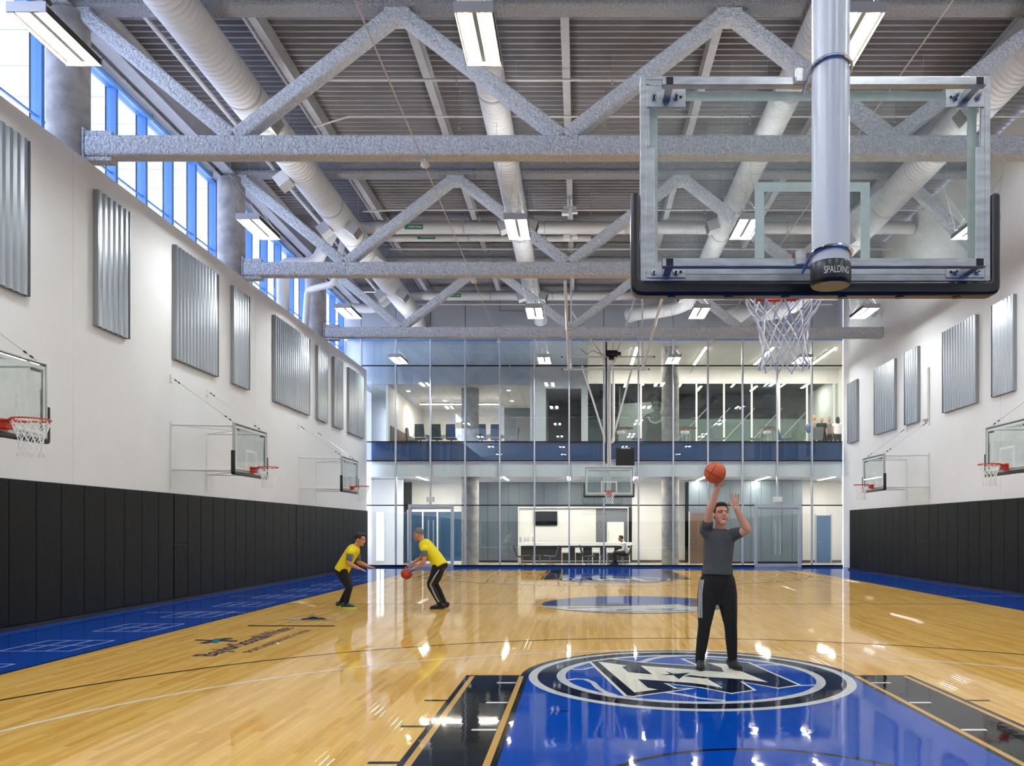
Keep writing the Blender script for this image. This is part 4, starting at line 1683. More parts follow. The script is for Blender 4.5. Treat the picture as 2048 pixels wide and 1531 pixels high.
# --- far hanging basket
FX, FY = 1.14, 30.5
far_hoop = thing('basketball_hoop', 'far basket hung on a white pipe frame before the glass wall', 'basketball hoop', (FX, FY, 0), rz=PI, group='basketball hoops')
board_assembly(far_hoop)


def fl(x, y, z):      # world -> local of the half-turned basket
    return (-(x - FX), -(y - FY), z)


MB().cyl(fl(FX, 30.72, 2.95), fl(FX, 30.72, 7.9), 0.085, 20).build('mast', 'white_paint', far_hoop, local=True, smooth=True)
for z in (3.0, 3.86):
    MB().box(-0.8, 0.8, -0.13, -0.066, z - 0.02, z + 0.02).build('cross_tube', 'white_paint', far_hoop, local=True)
for z, x0, x1, d in ((9.10, -0.70, 3.29, 30.55), (8.14, -0.65, 2.85, 30.45), (7.70, -0.63, 2.66, 30.6)):
    MB().cyl(fl(x0, d, z), fl(x1, d, z), 0.035, 10).build('cross_pipe', 'white_paint', far_hoop, local=True, smooth=True)
    for x in (x0, x1):
        MB().cyl(fl(x - 0.02, d, z), fl(x + 0.02, d, z), 0.038, 10).build('pipe_end', 'black', far_hoop, local=True)
for a, b, r in (((-0.38, 22.14, 8.42), (-0.38, 30.5, 7.66), 0.045), ((2.41, 22.14, 8.42), (2.41, 30.5, 7.66), 0.045),
                ((-0.30, 30.75, 7.7), (-0.30, 30.75, 11.5), 0.03), ((2.42, 30.75, 7.7), (2.42, 30.75, 11.5), 0.03),
                ((-0.28, 30.8, 9.95), (1.0, 30.8, 8.1), 0.03), ((2.40, 30.8, 11.3), (1.35, 30.8, 8.0), 0.03),
                ((0.12, 30.68, 7.85), (1.04, 30.68, 4.9), 0.035), ((2.02, 30.68, 7.75), (1.24, 30.68, 4.9), 0.035),
                ((1.02, 30.62, 4.9), (1.02, 30.62, 7.7), 0.03), ((1.30, 30.5, 4.9), (1.28, 30.5, 8.9), 0.03)):
    MB().cyl(fl(*a), fl(*b), r, 10).build('strut', 'white_paint', far_hoop, local=True, smooth=True)
MB().box(-0.03, 0.03, -0.02, 0.02, 0, 4.6).build('lift_rail', 'black', far_hoop, local=True).location = fl(1.03, 30.45, 4.1)
w_ = MB().cyl(fl(1.05, 30.4, 8.25), fl(1.45, 30.4, 8.25), 0.13, 16).cyl(fl(1.45, 30.4, 8.25), fl(1.58, 30.4, 8.25), 0.07, 12)
w_.build('winch_motor', 'black', far_hoop, local=True, smooth=True)
MB().box(-0.1, 0.1, -0.1, 0.1, 0, 0.12).build('winch_base', 'black', far_hoop, local=True).location = fl(1.22, 30.4, 8.02)
MB().tube([fl(*q) for q in ((0.05, 30.3, 8.4), (0.3, 30.3, 8.2), (0.5, 30.3, 8.35), (0.9, 30.35, 8.2))], 0.012, 6).build('cord', 'black', far_hoop, local=True)
# shot clock beside the mast
c0, c1 = P(1231.8, 930, 30.35), P(1269, 894.5, 30.35)
t = thing('shot_clock', 'square black shot clock hung beside the far basket mast', 'shot clock', ((c0.x + c1.x) / 2, 30.35, c0.z), group=None)
sc_ = MB().box(c0.x, c1.x, 30.35, 30.5, c0.z, c1.z).build('housing', mat('clock_black', '1C1C1E', 0.6), t, bevel=0.01)
MB().box(c0.x + 0.03, c1.x - 0.03, 30.345, 30.349, c0.z + 0.03, c1.z - 0.09).build('face', 'black', t)
MB().box(c0.x + 0.19, c1.x - 0.17, 30.343, 30.349, c1.z - 0.035, c1.z - 0.012).build('name_strip', 'white_paint', t)
MB().cyl((FX + 0.09, 30.66, c0.z + 0.2), (c0.x + 0.02, 30.52, c0.z + 0.22), 0.02, 8).build('arm', 'white_paint', t)
# ================================================================== ROOMS BEHIND THE GLASS
U = 5.38          # upper floor level
RL, RR = -10.2, 13.2
floor_lounge = struct(MB().box(RL, RR, GL + 0.03, 41.2, -0.25, 0.0).build('floor_lounge', 'lounge_floor'))
ceiling_lounge = struct(MB().box(RL, RR, GL + 0.14, 41.2, 3.97, 4.2).build('ceiling_lounge', 'room_white'))
wall_slab_edge = struct(MB().box(RL, RR, GL + 0.06, GL + 0.14, 3.90, 4.55).build('wall_slab_edge', mat('slab_white', 'FAFAF8', 0.6)))
wall_spandrel = struct(MB().box(RL, RR, GL + 0.05, GL + 0.14, 4.61, 5.37).build('wall_spandrel', 'spandrel'))
floor_upper = struct(MB().box(RL, RR, GL + 0.15, 47.5, 5.2, U).build('floor_upper', 'lounge_floor'))
wall_room_left = struct(MB().box(RL - 0.1, RL, GL + 0.03, 47.5, 0, 9.85).build('wall_room_left', 'room_white'))
wall_room_right = struct(MB().box(RR, RR + 0.1, GL + 0.03, 47.5, 0, 9.85).build('wall_room_right', 'room_white'))
# small end wall between the hall corner and the rooms
trim_2 = struct(MB().box(11.38, RR, GL - 0.03, GL + 0.1, 0, 11.8).build('trim_2', 'room_white'))


def strip_lamp(x, y0, y1, z, label, w=0.06, m='lamp_room'):
    t = thing('linear_light', label, 'ceiling light', (x, (y0 + y1) / 2, z - 0.05), group='linear room lights')
    MB().box(x - w - 0.02, x + w + 0.02, y0 - 0.02, y1 + 0.02, z - 0.03, z - 0.002).build('housing', 'white_paint', t)
    MB().box(x - w, x + w, y0, y1, z - 0.038, z - 0.031).build('diffuser', m, t)


ll = ['over the left glass doors', 'past the left concrete column', 'over the counter screen', 'over the seated man', 'right of the concrete column', 'over the right glass doors', 'in the far right corner']
for x, l in zip((-7.15, -3.35, -0.46, 2.5, 5.6, 8.4, 11.3), ll):
    strip_lamp(x, 35.6, 38.0, 3.97, 'linear ceiling light on the ground floor %s' % l)
# ---- ground floor walls
wall_lounge = thing('wall_lounge', 'slate panelled wall at the back of the lounge', None, (0, 39.6, 0), kind='structure')
MB().box(RL, RR, 39.6, 39.7, 0, 3.96).build('backing', 'black', wall_lounge)


def slate(x0, x1, w, z0=0.1, z1=3.95, m='slate', y=39.6):
    n = max(1, round((x1 - x0) / w))
    for k in range(n):
        a, b = x0 + (x1 - x0) * k / n, x0 + (x1 - x0) * (k + 1) / n
        MB().box(a + 0.008, b - 0.008, y - 0.03, y, z0, z1).build('panel', m, wall_lounge)


slate(-5.0, -2.95, 0.5)
slate(-2.95, 2.6, 0.62, 2.70, 3.95)
slate(5.2, 10.6, 0.5, y=38.2)
MB().box(5.2, 10.6, 38.2, 38.3, 0, 3.96).build('backing', 'black', wall_lounge)
MB().box(2.6, 5.2, 39.5, 39.6, 0.1, 3.95).build('white_panel', 'room_white', wall_lounge)
MB().box(10.6, RR, 39.4, 39.6, 0.1, 3.95).build('white_panel', 'room_white', wall_lounge)
MB().box(-8.2, -5.0, 39.5, 39.6, 2.5, 3.95).build('white_panel', 'room_white', wall_lounge)
MB().box(RL, -8.2, 37.4, 37.6, 0.0, 3.95).build('white_panel', 'room_white', wall_lounge)
for a, b, y in ((2.6, 5.2, 39.47), (10.6, RR, 39.37)):
    MB().box(a, b, y, y + 0.03, 0, 0.12).build('baseboard', 'wood_dark', wall_lounge)
# inner glazed screen of the left lobby
window_3 = thing('window_3', 'inner glazed screen of the lobby', None, (-7, 38.4, 0), kind='structure')
for x in (-8.15, -7.45, -6.75, -6.05, -5.35):
    MB().box(x - 0.03, x + 0.03, 38.36, 38.46, 0, 2.5).build('mullion', 'white_paint', window_3)
for a, b in zip((-8.15, -7.45, -6.75, -6.05), (-7.45, -6.75, -6.05, -5.35)):
    MB().box(a + 0.032, b - 0.032, 38.40, 38.42, 0.12, 2.45).build('pane', 'glass_wall', window_3)
MB().box(-8.2, -5.3, 38.36, 38.46, 2.46, 2.55).build('head', 'white_paint', window_3)
MB().box(-8.2, -5.3, 38.36, 38.46, 0.0, 0.11).build('sill', 'white_paint', window_3)
MB().box(-8.6, -5.0, 39.45, 39.5, 0, 2.5).build('blue_wall', mat('lobby_blue', '3C6288', 0.5), window_3)
t = thing('lit_door_frame', 'tall white door frame at the left lobby wall, its brightness made by glow', 'door frame', (-9.22, 37.35, 0.15))  # white door frame, no lamp; its lit look is put in as emission
MB().box(-9.42, -9.02, 37.34, 37.39, 0.15, 2.45).build('frame', 'white_paint', t)
MB().box(-9.39, -9.24, 37.33, 37.339, 0.18, 2.42).build('diffuser', emit_mat('frame_glow', 'F2F6FF', 3.0), t)
MB().box(-9.20, -9.05, 37.33, 37.339, 0.18, 2.42).build('diffuser', 'frame_glow', t)
# round columns inside
for x, z0, z1, l in ((-4.9, 0, 3.965, 'round concrete column on the ground floor beside the left doors'), (4.11, 0, 3.965, 'round concrete column on the ground floor right of the counter'),
                     (-4.9, U, 7.94, 'round concrete column in the upper meeting room'), (4.11, U, 9.77, 'round concrete column in the upper lounge')):
    t = thing('inner_column', l, 'column', (x, 36.25, z0), group='round columns behind the glass')
    MB().cyl((x, 36.25, z0), (x, 36.25, z1), 0.39, 36).build('shaft', 'concrete', t, smooth=True)
    MB().cyl((x, 36.25, z0), (x, 36.25, z0 + 0.03), 0.40, 36).build('foot_joint', 'base_black', t, smooth=True)
# counter with white niche, screen and fridge
t = thing('bar_counter', 'long white bar counter with dark front in the lounge', 'counter', (-0.15, 38.7, 0))
MB().box(-2.86, 2.55, 38.35, 39.0, 0.84, 1.0).build('countertop', 'room_white', t, bevel=0.01)
MB().box(-2.8, 2.5, 38.75, 39.0, 0.0, 0.84).build('front', 'dark_room', t)
MB().box(-2.8, 2.5, 38.70, 38.75, 0.08, 0.12).build('foot_rail', 'alu', t)
t = thing('wall_niche', 'white lined wall niche behind the bar counter', 'wall niche', (-1.05, 39.5, 1.0))
MB().box(-2.94, 0.83, 39.44, 39.57, 0.0, 2.66).build('back_panel', 'white_paint', t)
MB().box(-2.98, 2.42, 39.3, 39.44, 2.66, 2.72).build('header', 'white_paint', t)
MB().box(-2.98, -2.94, 39.3, 39.44, 0.0, 2.66).build('side', 'white_paint', t)
MB().box(2.38, 2.42, 39.3, 39.44, 0.0, 2.66).build('side', 'white_paint', t)
MB().box(0.83, 2.38, 39.5, 39.57, 0.0, 2.66).build('grey_panel', 'chair_grey', t)
t = thing('refrigerator', 'white refrigerator standing in the grey niche bay', 'refrigerator', (1.75, 39.2, 0))
MB().box(1.36, 2.18, 39.02, 39.45, 0.02, 1.98).build('body', 'white_paint', t, bevel=0.02)
dr = MB().box(1.37, 2.17, 39.005, 39.019, 0.75, 1.96).build('door', 'white_paint', t, bevel=0.006)
MB().cyl((1.44, 38.985, 1.1), (1.44, 38.985, 1.6), 0.012, 8).build('handle', 'alu', dr)
dr = MB().box(1.37, 2.17, 39.005, 39.019, 0.05, 0.73).build('door', 'white_paint', t, bevel=0.006)
a, b = P(1067, 1050, 39.35), P(1114.5, 1022, 39.35)
t = thing('television', 'flat black television on the white niche wall', 'television', ((a.x + b.x) / 2, 39.4, a.z))
MB().box(a.x, b.x, 39.36, 39.43, a.z, b.z).build('body', 'black', t, bevel=0.008)
MB().box(a.x + 0.02, b.x - 0.02, 39.352, 39.359, a.z + 0.04, b.z - 0.02).build('screen', 'screen', t)
for k, px in enumerate((1041, 1050, 1056, 1066)):
    x = P(px, 0, 38.6).x
    t = MB().lathe([(0.045, 0), (0.05, 0.02), (0.05, 0.17), (0.035, 0.22), (0.038, 0.25), (0.034, 0.25), (0.03, 0.22), (0.045, 0.16), (0.042, 0.03), (0.0, 0.02)], (x, 38.6, 1.001), 14).build('glass_jar', 'glass_clear', smooth=True)
    tag(t, ('first', 'second', 'third', 'fourth')[k] + ' clear glass jar from the left end of the bar counter', 'jar', 'jars on the bar counter')


def lounge_chair(m='chair_dark'):
    """low swivel chair facing +X"""
    t = thing('lounge_chair', 'x', 'chair', (0, 0, 0))
    sp_ = [(-0.26, 0.40), (-0.18, 0.365), (0.0, 0.37), (0.2, 0.395), (0.30, 0.41)]
    bk = [(-0.42, 0.90), (-0.37, 0.75), (-0.31, 0.55), (-0.27, 0.42)]

    def slab(prof, name, w, th):
        vs, fs = [], []
        n = len(prof)
        for k, (x, z) in enumerate(prof):
            d = Vector(prof[min(k + 1, n - 1)]) - Vector(prof[max(k - 1, 0)])
            d.normalize()
            nx, nz = -d.y * th, d.x * th
            for yy in (-w, w):
                vs += [(x, yy, z), (x + nx, yy, z + nz)]
        for k in range(n - 1):
            o = 4 * k
            fs += [(o, o + 2, o + 6, o + 4), (o + 1, o + 5, o + 7, o + 3), (o, o + 4, o + 5, o + 1), (o + 2, o + 3, o + 7, o + 6)]
        fs += [(0, 1, 3, 2), (4 * n - 4, 4 * n - 2, 4 * n - 1, 4 * n - 3)]
        return MB().add(vs, fs).build(name, m, t, local=True, bevel=0.015, segs=2, smooth=True)
    slab(sp_, 'seat', 0.25, 0.06)
    slab(bk, 'backrest', 0.25, 0.05)
    MB().cyl((0, 0, 0.06), (0, 0, 0.37), 0.025, 12).build('pedestal', 'chrome', t, local=True, smooth=True)
    for k in range(4):
        a = PI / 4 + PI / 2 * k
        MB().tube([(0.02 * math.cos(a), 0.02 * math.sin(a), 0.07), (0.28 * math.cos(a), 0.28 * math.sin(a), 0.015)], 0.014, 8).build('leg', 'chrome', t, local=True, smooth=True)
    return t


lc = lounge_chair()
lcb = lounge_chair('chair_blue')
lcg = lounge_chair('chair_grey')
CY = 36.35
used = {}


def put(proto, loc, rz, label, group=None):
    o = proto if proto.name not in used else copy_tree(proto)
    used[proto.name] = 1
    o.location = loc
    o.rotation_euler = (0, 0, rz)
    o['label'] = label
    if group:
        o['group'] = group
    return o


put(lc, (-2.55, CY, 0), 0, 'dark swivel chair farthest left before the bar counter', 'lounge chairs at ground level')
put(lcb, (-1.3, CY, 0), PI, 'blue-grey swivel chair turned left before the bar counter', 'lounge chairs at ground level')
put(lc, (0.42, CY, 0), 0.1, 'dark empty swivel chair facing the seated man', 'lounge chairs at ground level')
put(lc, (1.98, CY, 0), PI, 'dark swivel chair under the seated man', 'lounge chairs at ground level')


def bar_stool():
    t = thing('bar_stool', 'x', 'stool', (0, 0, 0))
    MB().box(-0.19, 0.19, -0.18, 0.18, 0.52, 0.62).build('seat', 'white_paint', t, local=True, bevel=0.02)
    MB().box(-0.19, 0.19, 0.14, 0.18, 0.62, 0.76).build('backrest', 'white_paint', t, local=True, bevel=0.01)
    for x in (-0.165, 0.165):
        for y in (-0.15, 0.15):
            MB().cyl((x, y, 0), (x, y, 0.52), 0.016, 8).build('leg', 'white_paint', t, local=True)
    return t


bs = bar_stool()
for x, l in ((-0.63, 'first white bar stool from the left under the counter'), (0.0, 'second white bar stool from the left under the counter'), (0.8, 'third white bar stool from the left under the counter'),
             (1.47, 'fourth white bar stool from the left, left of the seated man'), (2.2, 'last white bar stool behind the seated man')):
    put(bs, (x, 37.7, 0), 0, l, 'white stools at the bar counter')


def side_table(x, y, label):
    t = thing('side_table', label, 'table', (x, y, 0), group='small tables in the lounge')
    MB().cyl((x, y, 0.44), (x, y, 0.46), 0.24, 24).build('tabletop', 'chair_dark', t, smooth=True)
    for dx in (-0.16, 0.16):
        MB().cyl((x + dx, y, 0.0), (x + dx, y, 0.44), 0.03, 10).build('leg', 'chrome', t, smooth=True)


side_table(-1.92, 36.3, 'small round table with chrome legs between the two left lounge chairs')
side_table(1.15, 36.6, 'small round table with chrome legs before the seated man')
# ---- doors in the back walls
def room_door(name, x0, x1, y, z0, h, m, label):
    t = thing(name, label, None, ((x0 + x1) / 2, y, z0), kind='structure')
    MB().box(x0, x1, y - 0.05, y - 0.005, z0 + 0.01, z0 + h).build('leaf', m, t)
    for x in (x0 - 0.03, x1 + 0.03):
        MB().box(x - 0.03, x + 0.03, y - 0.07, y - 0.005, z0, z0 + h + 0.06).build('jamb', 'alu', t)
    MB().cyl((x0 + 0.08, y - 0.09, z0 + 1.0), (x0 + 0.2, y - 0.09, z0 + 1.0), 0.012, 8).build('handle', 'chrome', t)


room_door('door_3', 5.25, 6.05, 38.165, 0, 2.4, 'wood_dark', 'brown door right of the ground floor column')
room_door('door_4', 11.6, 12.3, 39.4, 0, 2.3, 'lobby_blue', 'blue door at the far right')
# ---- upper floor
ceiling_upper = struct(MB().box(0.1, RR, GL + 0.05, 41.1, 9.79, 9.9).build('ceiling_upper', 'room_white'))
wall_bulkhead = struct(MB().box(RL, -2.13, GL + 0.3, GL + 0.42, 7.95, 9.86).build('wall_bulkhead', mat('bulkhead', 'C9D3DF', 0.5)))
ceiling_meeting = thing('ceiling_meeting', 'tiled ceiling of the meeting room', None, (-6, 39, 7.95), kind='structure')
for k in range(14):
    x0 = RL + 0.02 + k * 0.575
    MB().box(x0, x0 + 0.563, GL + 0.42, 44, 7.95, 8.0).build('tile', 'room_white', ceiling_meeting)
MB().box(RL, -2.13, GL + 0.42, 44, 8.005, 8.05).build('backing', 'black', ceiling_meeting)
for x, y, l in ((-7.8, 36.8, 'small square downlight nearest the left wall of the meeting room'), (-6.6, 39.6, 'small square downlight left of the meeting room column'),
                (-3.2, 36.6, 'small square downlight right of the meeting room column'), (-3.3, 39.6, 'small square downlight at the right of the meeting room')):
    t = thing('downlight', l, 'ceiling light', (x, y, 7.93), group='downlights of the meeting room')
    MB().box(x - 0.1, x + 0.1, y - 0.1, y + 0.1, 7.935, 7.948).build('frame', 'white_paint', t)
    MB().box(x - 0.07, x + 0.07, y - 0.07, y + 0.07, 7.93, 7.9345).build('diffuser', 'lamp_room', t)
wall_meeting = thing('wall_meeting', 'walls of the meeting room', None, (-6, 43, U), kind='structure')
MB().box(-8.45, -8.35, GL + 0.42, 44, U, 7.94).build('side_wall', 'room_white', wall_meeting)
MB().box(-8.34, -8.30, 35.6, 42, U, 6.2).build('wainscot', 'wood_dark', wall_meeting)
MB().box(-8.34, -3.9, 43.0, 43.1, U, 7.94).build('back_wall', 'room_white', wall_meeting)
MB().box(-3.9, -2.13, 42.0, 42.1, U, 7.94).build('grey_wall', 'slate', wall_meeting)
MB().box(-3.3, -2.5, 41.93, 41.99, U, 7.5).build('grey_leaf', 'chair_grey', wall_meeting)
t = thing('pendant_light', 'long white pendant bar light in the upper meeting room', 'pendant light', (-5.8, 39.5, 7.7))
MB().box(P(840, 0, 39.5).x, P(997, 0, 39.5).x, 39.44, 39.56, 7.76, 7.85).build('housing', 'white_paint', t)
MB().box(P(840, 0, 39.5).x, P(997, 0, 39.5).x, 39.45, 39.55, 7.75, 7.759).build('diffuser', 'lamp_room', t)
for x in (-7.4, -4.4):
    MB().cyl((x, 39.5, 7.85), (x, 39.5, 7.945), 0.006, 6).build('cord', 'galv', t)
t = thing('conference_table', 'long pale table in the upper meeting room', 'table', (-5.7, 38.9, U))
MB().box(-7.6, -3.6, 38.3, 39.5, U + 0.70, U + 0.74).build('tabletop', 'lounge_floor', t, bevel=0.01)
for x in (-7.2, -4.0):
    MB().box(x - 0.05, x + 0.05, 38.5, 39.3, U, U + 0.70).build('leg', 'alu', t)


def office_chair(m):
    """tall task chair, back toward the viewer when unrotated (faces +Y)"""
    t = thing('office_chair', 'x', 'chair', (0, 0, 0))
    MB().box(-0.24, 0.24, -0.22, 0.24, 0.44, 0.52).build('seat', m, t, local=True, bevel=0.03)
    b = [(-0.24, 0.54), (0.24, 0.54), (0.21, 1.14), (-0.21, 1.14)]
    MB().prism(b, lambda u, v, tt: (u, tt - (v - 0.54) * 0.10, v), -0.26, -0.22).build('backrest', m, t, local=True, bevel=0.015)
    for s in (-1, 1):
        MB().tube([(s * 0.25, -0.2, 0.5), (s * 0.29, -0.18, 0.68), (s * 0.29, 0.12, 0.70), (s * 0.25, 0.14, 0.5)], 0.014, 8).build('armrest', 'chrome', t, local=True, smooth=True)
    MB().cyl((0, 0, 0.09), (0, 0, 0.44), 0.03, 10).build('pedestal', 'black', t, local=True)
    for k in range(5):
        a = 2 * PI * k / 5
        MB().tube([(0, 0, 0.09), (0.28 * math.cos(a), 0.28 * math.sin(a), 0.05)], 0.016, 6).build('leg', 'black', t, local=True)
    return t


ocb, oct_ = office_chair('chair_blue'), office_chair(mat('chair_teal', '2E4549', 0.5))
g_ = 'tall chairs around the upper meeting table'
put(oct_, (-7.43, 37.75, U), 0, 'dark teal high-back office chair farthest left along the meeting table', g_)
put(oct_, (-6.66, 37.75, U), 0, 'second dark teal high-back office chair along the meeting table', g_)
put(ocb, (-5.98, 37.75, U), 0, 'blue high-back office chair left of the upper column', g_)
put(ocb, (-4.55, 37.75, U), 0, 'blue high-back office chair half behind the upper column', g_)
put(ocb, (-3.9, 37.8, U), 0, 'blue high-back office chair right of the upper column', g_)
put(oct_, (-8.0, 38.9, U), -PI / 2, 'office chair seen side-on at the left end of the meeting table', g_)
put(ocb, (-3.2, 38.9, U), PI / 2, 'office chair seen side-on at the right end of the meeting table', g_)
# white fins and the brown room
wall_fin = thing('wall_fin', 'white wall between the meeting room and the lounge', None, (-1, 35.2, U), kind='structure')
MB().box(-2.13, -1.45, GL + 0.3, 43, U, 9.86).build('fin', 'room_white', wall_fin)
MB().box(-1.45, 0.1, GL + 0.3, GL + 0.42, 7.75, 9.86).build('header', 'room_white', wall_fin)
MB().box(0.1, 0.37, GL + 0.3, 41, U, 9.78).build('fin', 'room_white', wall_fin)
MB().box(-1.45, 0.1, 39.0, 39.1, U, 9.8).build('brown_wall', mat('brown_wall', '6E625C', 0.6), wall_fin)
MB().box(-1.45, 0.1, GL + 0.42, 39.0, 7.9, 8.0).build('ceiling_panel', 'room_white', wall_fin)
# lounge: far partition with dark room behind
window_4 = thing('window_4', 'glazed partition at the back of the upper lounge', None, (6, 41, U), kind='structure')
wall_partition_head = struct(MB().box(0.37, RR, 41.0, 41.12, 9.09, 9.785).build('wall_partition_head', 'room_white'))
px_ = [1174, 1228, 1282, 1338, 1393, 1448, 1503.5, 1558.5, 1614, 1668, 1722]
xs_ = [P(p, 0, 41).x for p in px_]
for x in xs_:
    MB().box(x - 0.045, x + 0.045, 40.98, 41.06, U, 9.09).build('mullion', 'white_paint', window_4)
for a, b in zip(xs_, xs_[1:]):
    MB().box(a + 0.047, b - 0.047, 41.01, 41.03, U + 0.02, 9.07).build('pane', 'glass_green', window_4)
MB().box(xs_[0], RR, 40.96, 41.08, 9.04, 9.088).build('head', 'white_paint', window_4)
wall_dark_room = thing('wall_dark_room', 'dark room behind the partition', None, (6, 46, U), kind='structure')
MB().box(0.37, RR, 46.5, 46.6, U, 8.0).build('back_wall', 'green_glass_wall', wall_dark_room)
MB().box(0.37, RR, 46.5, 46.6, 8.0, 9.6).build('upper_wall', 'dark_ceiling', wall_dark_room)
MB().box(0.37, RR, 41.15, 46.5, 9.4, 9.5).build('black_ceiling', 'dark_ceiling', wall_dark_room)
MB().box(0.27, 0.37, 41.15, 46.5, U, 9.5).build('side_wall', 'green_glass_wall', wall_dark_room)
for k, px in enumerate((1395, 1440, 1490, 1545, 1600, 1650)):
    p, q = P(px - 55, 895, 46.4), P(px + 20, 815, 46.4)
    MB().bar(p, q, 0.05, 0.01, (1, 0, 1)).build('wall_stripe', 'white_paint', wall_dark_room)
for k, x in enumerate((2.6, 5.7, 8.7, 11.5)):
    strip_lamp(x, 36.0, 39.8, 9.79, 'linear light on the upper lounge ceiling, %s from the left' % ('first', 'second', 'third', 'last')[k])
for k, (x, y) in enumerate(((6.6, 43.5), (9.6, 43.5), (12.2, 42.6))):
    strip_lamp(x, y, y + 1.5, 9.39, 'linear light in the dark room behind the partition, %s from the left' % ('first', 'middle', 'last')[k])
emit_mat('mural_fill', 'FFF2E2', 90.0)  # added lamp, there only to brighten the mural
strip_lamp(3.4, 42.0, 43.2, 9.39, 'added short linear light brightening the photo mural', m='mural_fill')
# big photo print of an athlete behind the partition
mp0, mp1 = P(1238, 905, 44.0), P(1330, 765, 44.0)
t = thing('photo_mural', 'grey photo mural of an athlete in a tank top', 'mural', ((mp0.x + mp1.x) / 2, 44.0, mp0.z))
MB().box(mp0.x, mp1.x, 44.0, 44.06, max(mp0.z, U + 0.02), mp1.z).build('board', 'mural_bg', t)
SM = 2048 / 420


def mu(z, pts, name, m):
    q = [P(1280 + x / SM, 740 + y / SM, 44.0) for x, y in pts]
    MB().prism([(v.x, max(v.z, U + 0.04)) for v in q], lambda u, v, tt: (u, tt, v), 44.0 - 0.002 - 0.0015 * z, 44.0 - 0.0006 - 0.0015 * z).build(name, m, t)


mu(0, [(-190, 120), (230, 120), (230, 300), (130, 305), (-190, 330)], 'dark_field', 'mural_dark')
mu(1, [(25, 470), (60, 430), (120, 410), (195, 420), (240, 470), (245, 700), (20, 700), (0, 560)], 'shoulders', 'mural_skin')
mu(2, [(65, 470), (85, 450), (100, 500), (150, 520), (200, 495), (215, 450), (230, 475), (225, 700), (60, 700), (75, 560)], 'tank_top', 'mural_mid')
mu(3, [(70, 455), (88, 447), (104, 492), (150, 508), (196, 488), (212, 446), (222, 452), (205, 502), (150, 522), (98, 505)], 'collar', 'mural_hi')
mu(4, [(125, 400), (190, 400), (200, 460), (150, 480), (115, 455)], 'neck', 'mural_skin')
mu(5, [(112, 310), (130, 285), (170, 278), (200, 295), (207, 340), (198, 390), (175, 420), (145, 415), (120, 370)], 'face', 'mural_skin')
mu(6, [(105, 320), (115, 285), (150, 262), (190, 268), (212, 295), (206, 318), (180, 300), (140, 302), (118, 330)], 'hair', 'mural_dark')
mu(6, [(128, 335), (150, 330), (150, 338), (128, 343)], 'brow', 'mural_dark')
mu(6, [(172, 330), (195, 335), (195, 343), (172, 338)], 'brow', 'mural_dark')
mu(6, [(150, 385), (180, 385), (172, 395), (156, 395)], 'mouth', 'mural_dark')
mu(6, [(178, 345), (205, 345), (198, 395), (178, 420), (182, 380)], 'cheek_shadow', 'mural_mid')
mu(7, [(150, 660), (162, 640), (164, 700), (152, 700)], 'red_drawstring', 'rim_red')
# upper lounge furniture
def high_table(x, y, label):
    t = thing('high_table', label, 'table', (x, y, U), group='high round tables upstairs')
    MB().cyl((x, y, U + 1.02), (x, y, U + 1.06), 0.42, 32).build('tabletop', 'wood_table', t, smooth=True)
    for k in range(3):
        a = 2 * PI * k / 3
        MB().cyl((x + 0.09 * math.cos(a), y + 0.09 * math.sin(a), U), (x + 0.09 * math.cos(a), y + 0.09 * math.sin(a), U + 1.02), 0.025, 8).build('leg', 'alu', t, smooth=True)
    MB().cyl((x, y, U), (x, y, U + 0.02), 0.3, 24).build('base', 'alu', t)


def high_stool(x, y, label):
    t = thing('high_stool', label, 'stool', (x, y, U), group='white stools upstairs')
    MB().lathe([(0.10, 0.66), (0.18, 0.69), (0.2, 0.76), (0.19, 0.84), (0.17, 0.82), (0.17, 0.74), (0.05, 0.70)], (x, y, U), 20).build('seat', 'white_paint', t, smooth=True)
    for dx in (-0.12, 0.12):
        for dy in (-0.12, 0.12):
            MB().cyl((x + dx * 1.3, y + dy * 1.3, U), (x + dx * 0.7, y + dy * 0.7, U + 0.69), 0.012, 6).build('leg', 'chrome', t)


for x, y, l in ((2.16, 38.2, 'left of the big upper column'), (5.15, 38.2, 'right of the big upper column'), (9.0, 38.2, 'near the group of people')):
    high_table(x, y, 'high round wooden table %s' % l)
    high_stool(x - 0.2, y - 0.55, 'white shell stool at the high table %s' % l)
gl_ = 'swivel chairs upstairs'
put(lcb, (2.75, 37.3, U), PI, 'blue swivel chair left of the mural upstairs', gl_)
put(lcg, (6.45, 37.2, U), 0, 'grey swivel chair facing right in the upper lounge', gl_)
put(lcg, (8.1, 37.2, U), PI, 'grey swivel chair facing left in the upper lounge', gl_)
put(lcb, (9.55, 37.3, U), 0, 'blue swivel chair facing right near the people upstairs', gl_)
put(lcg, (10.95, 37.2, U), PI / 2, 'grey swivel chair with its back to the court before the people', gl_)
for x, y in ((2.75, 37.3), (6.45, 37.2), (8.1, 37.2), (9.55, 37.3), (10.95, 37.2)):
    pass
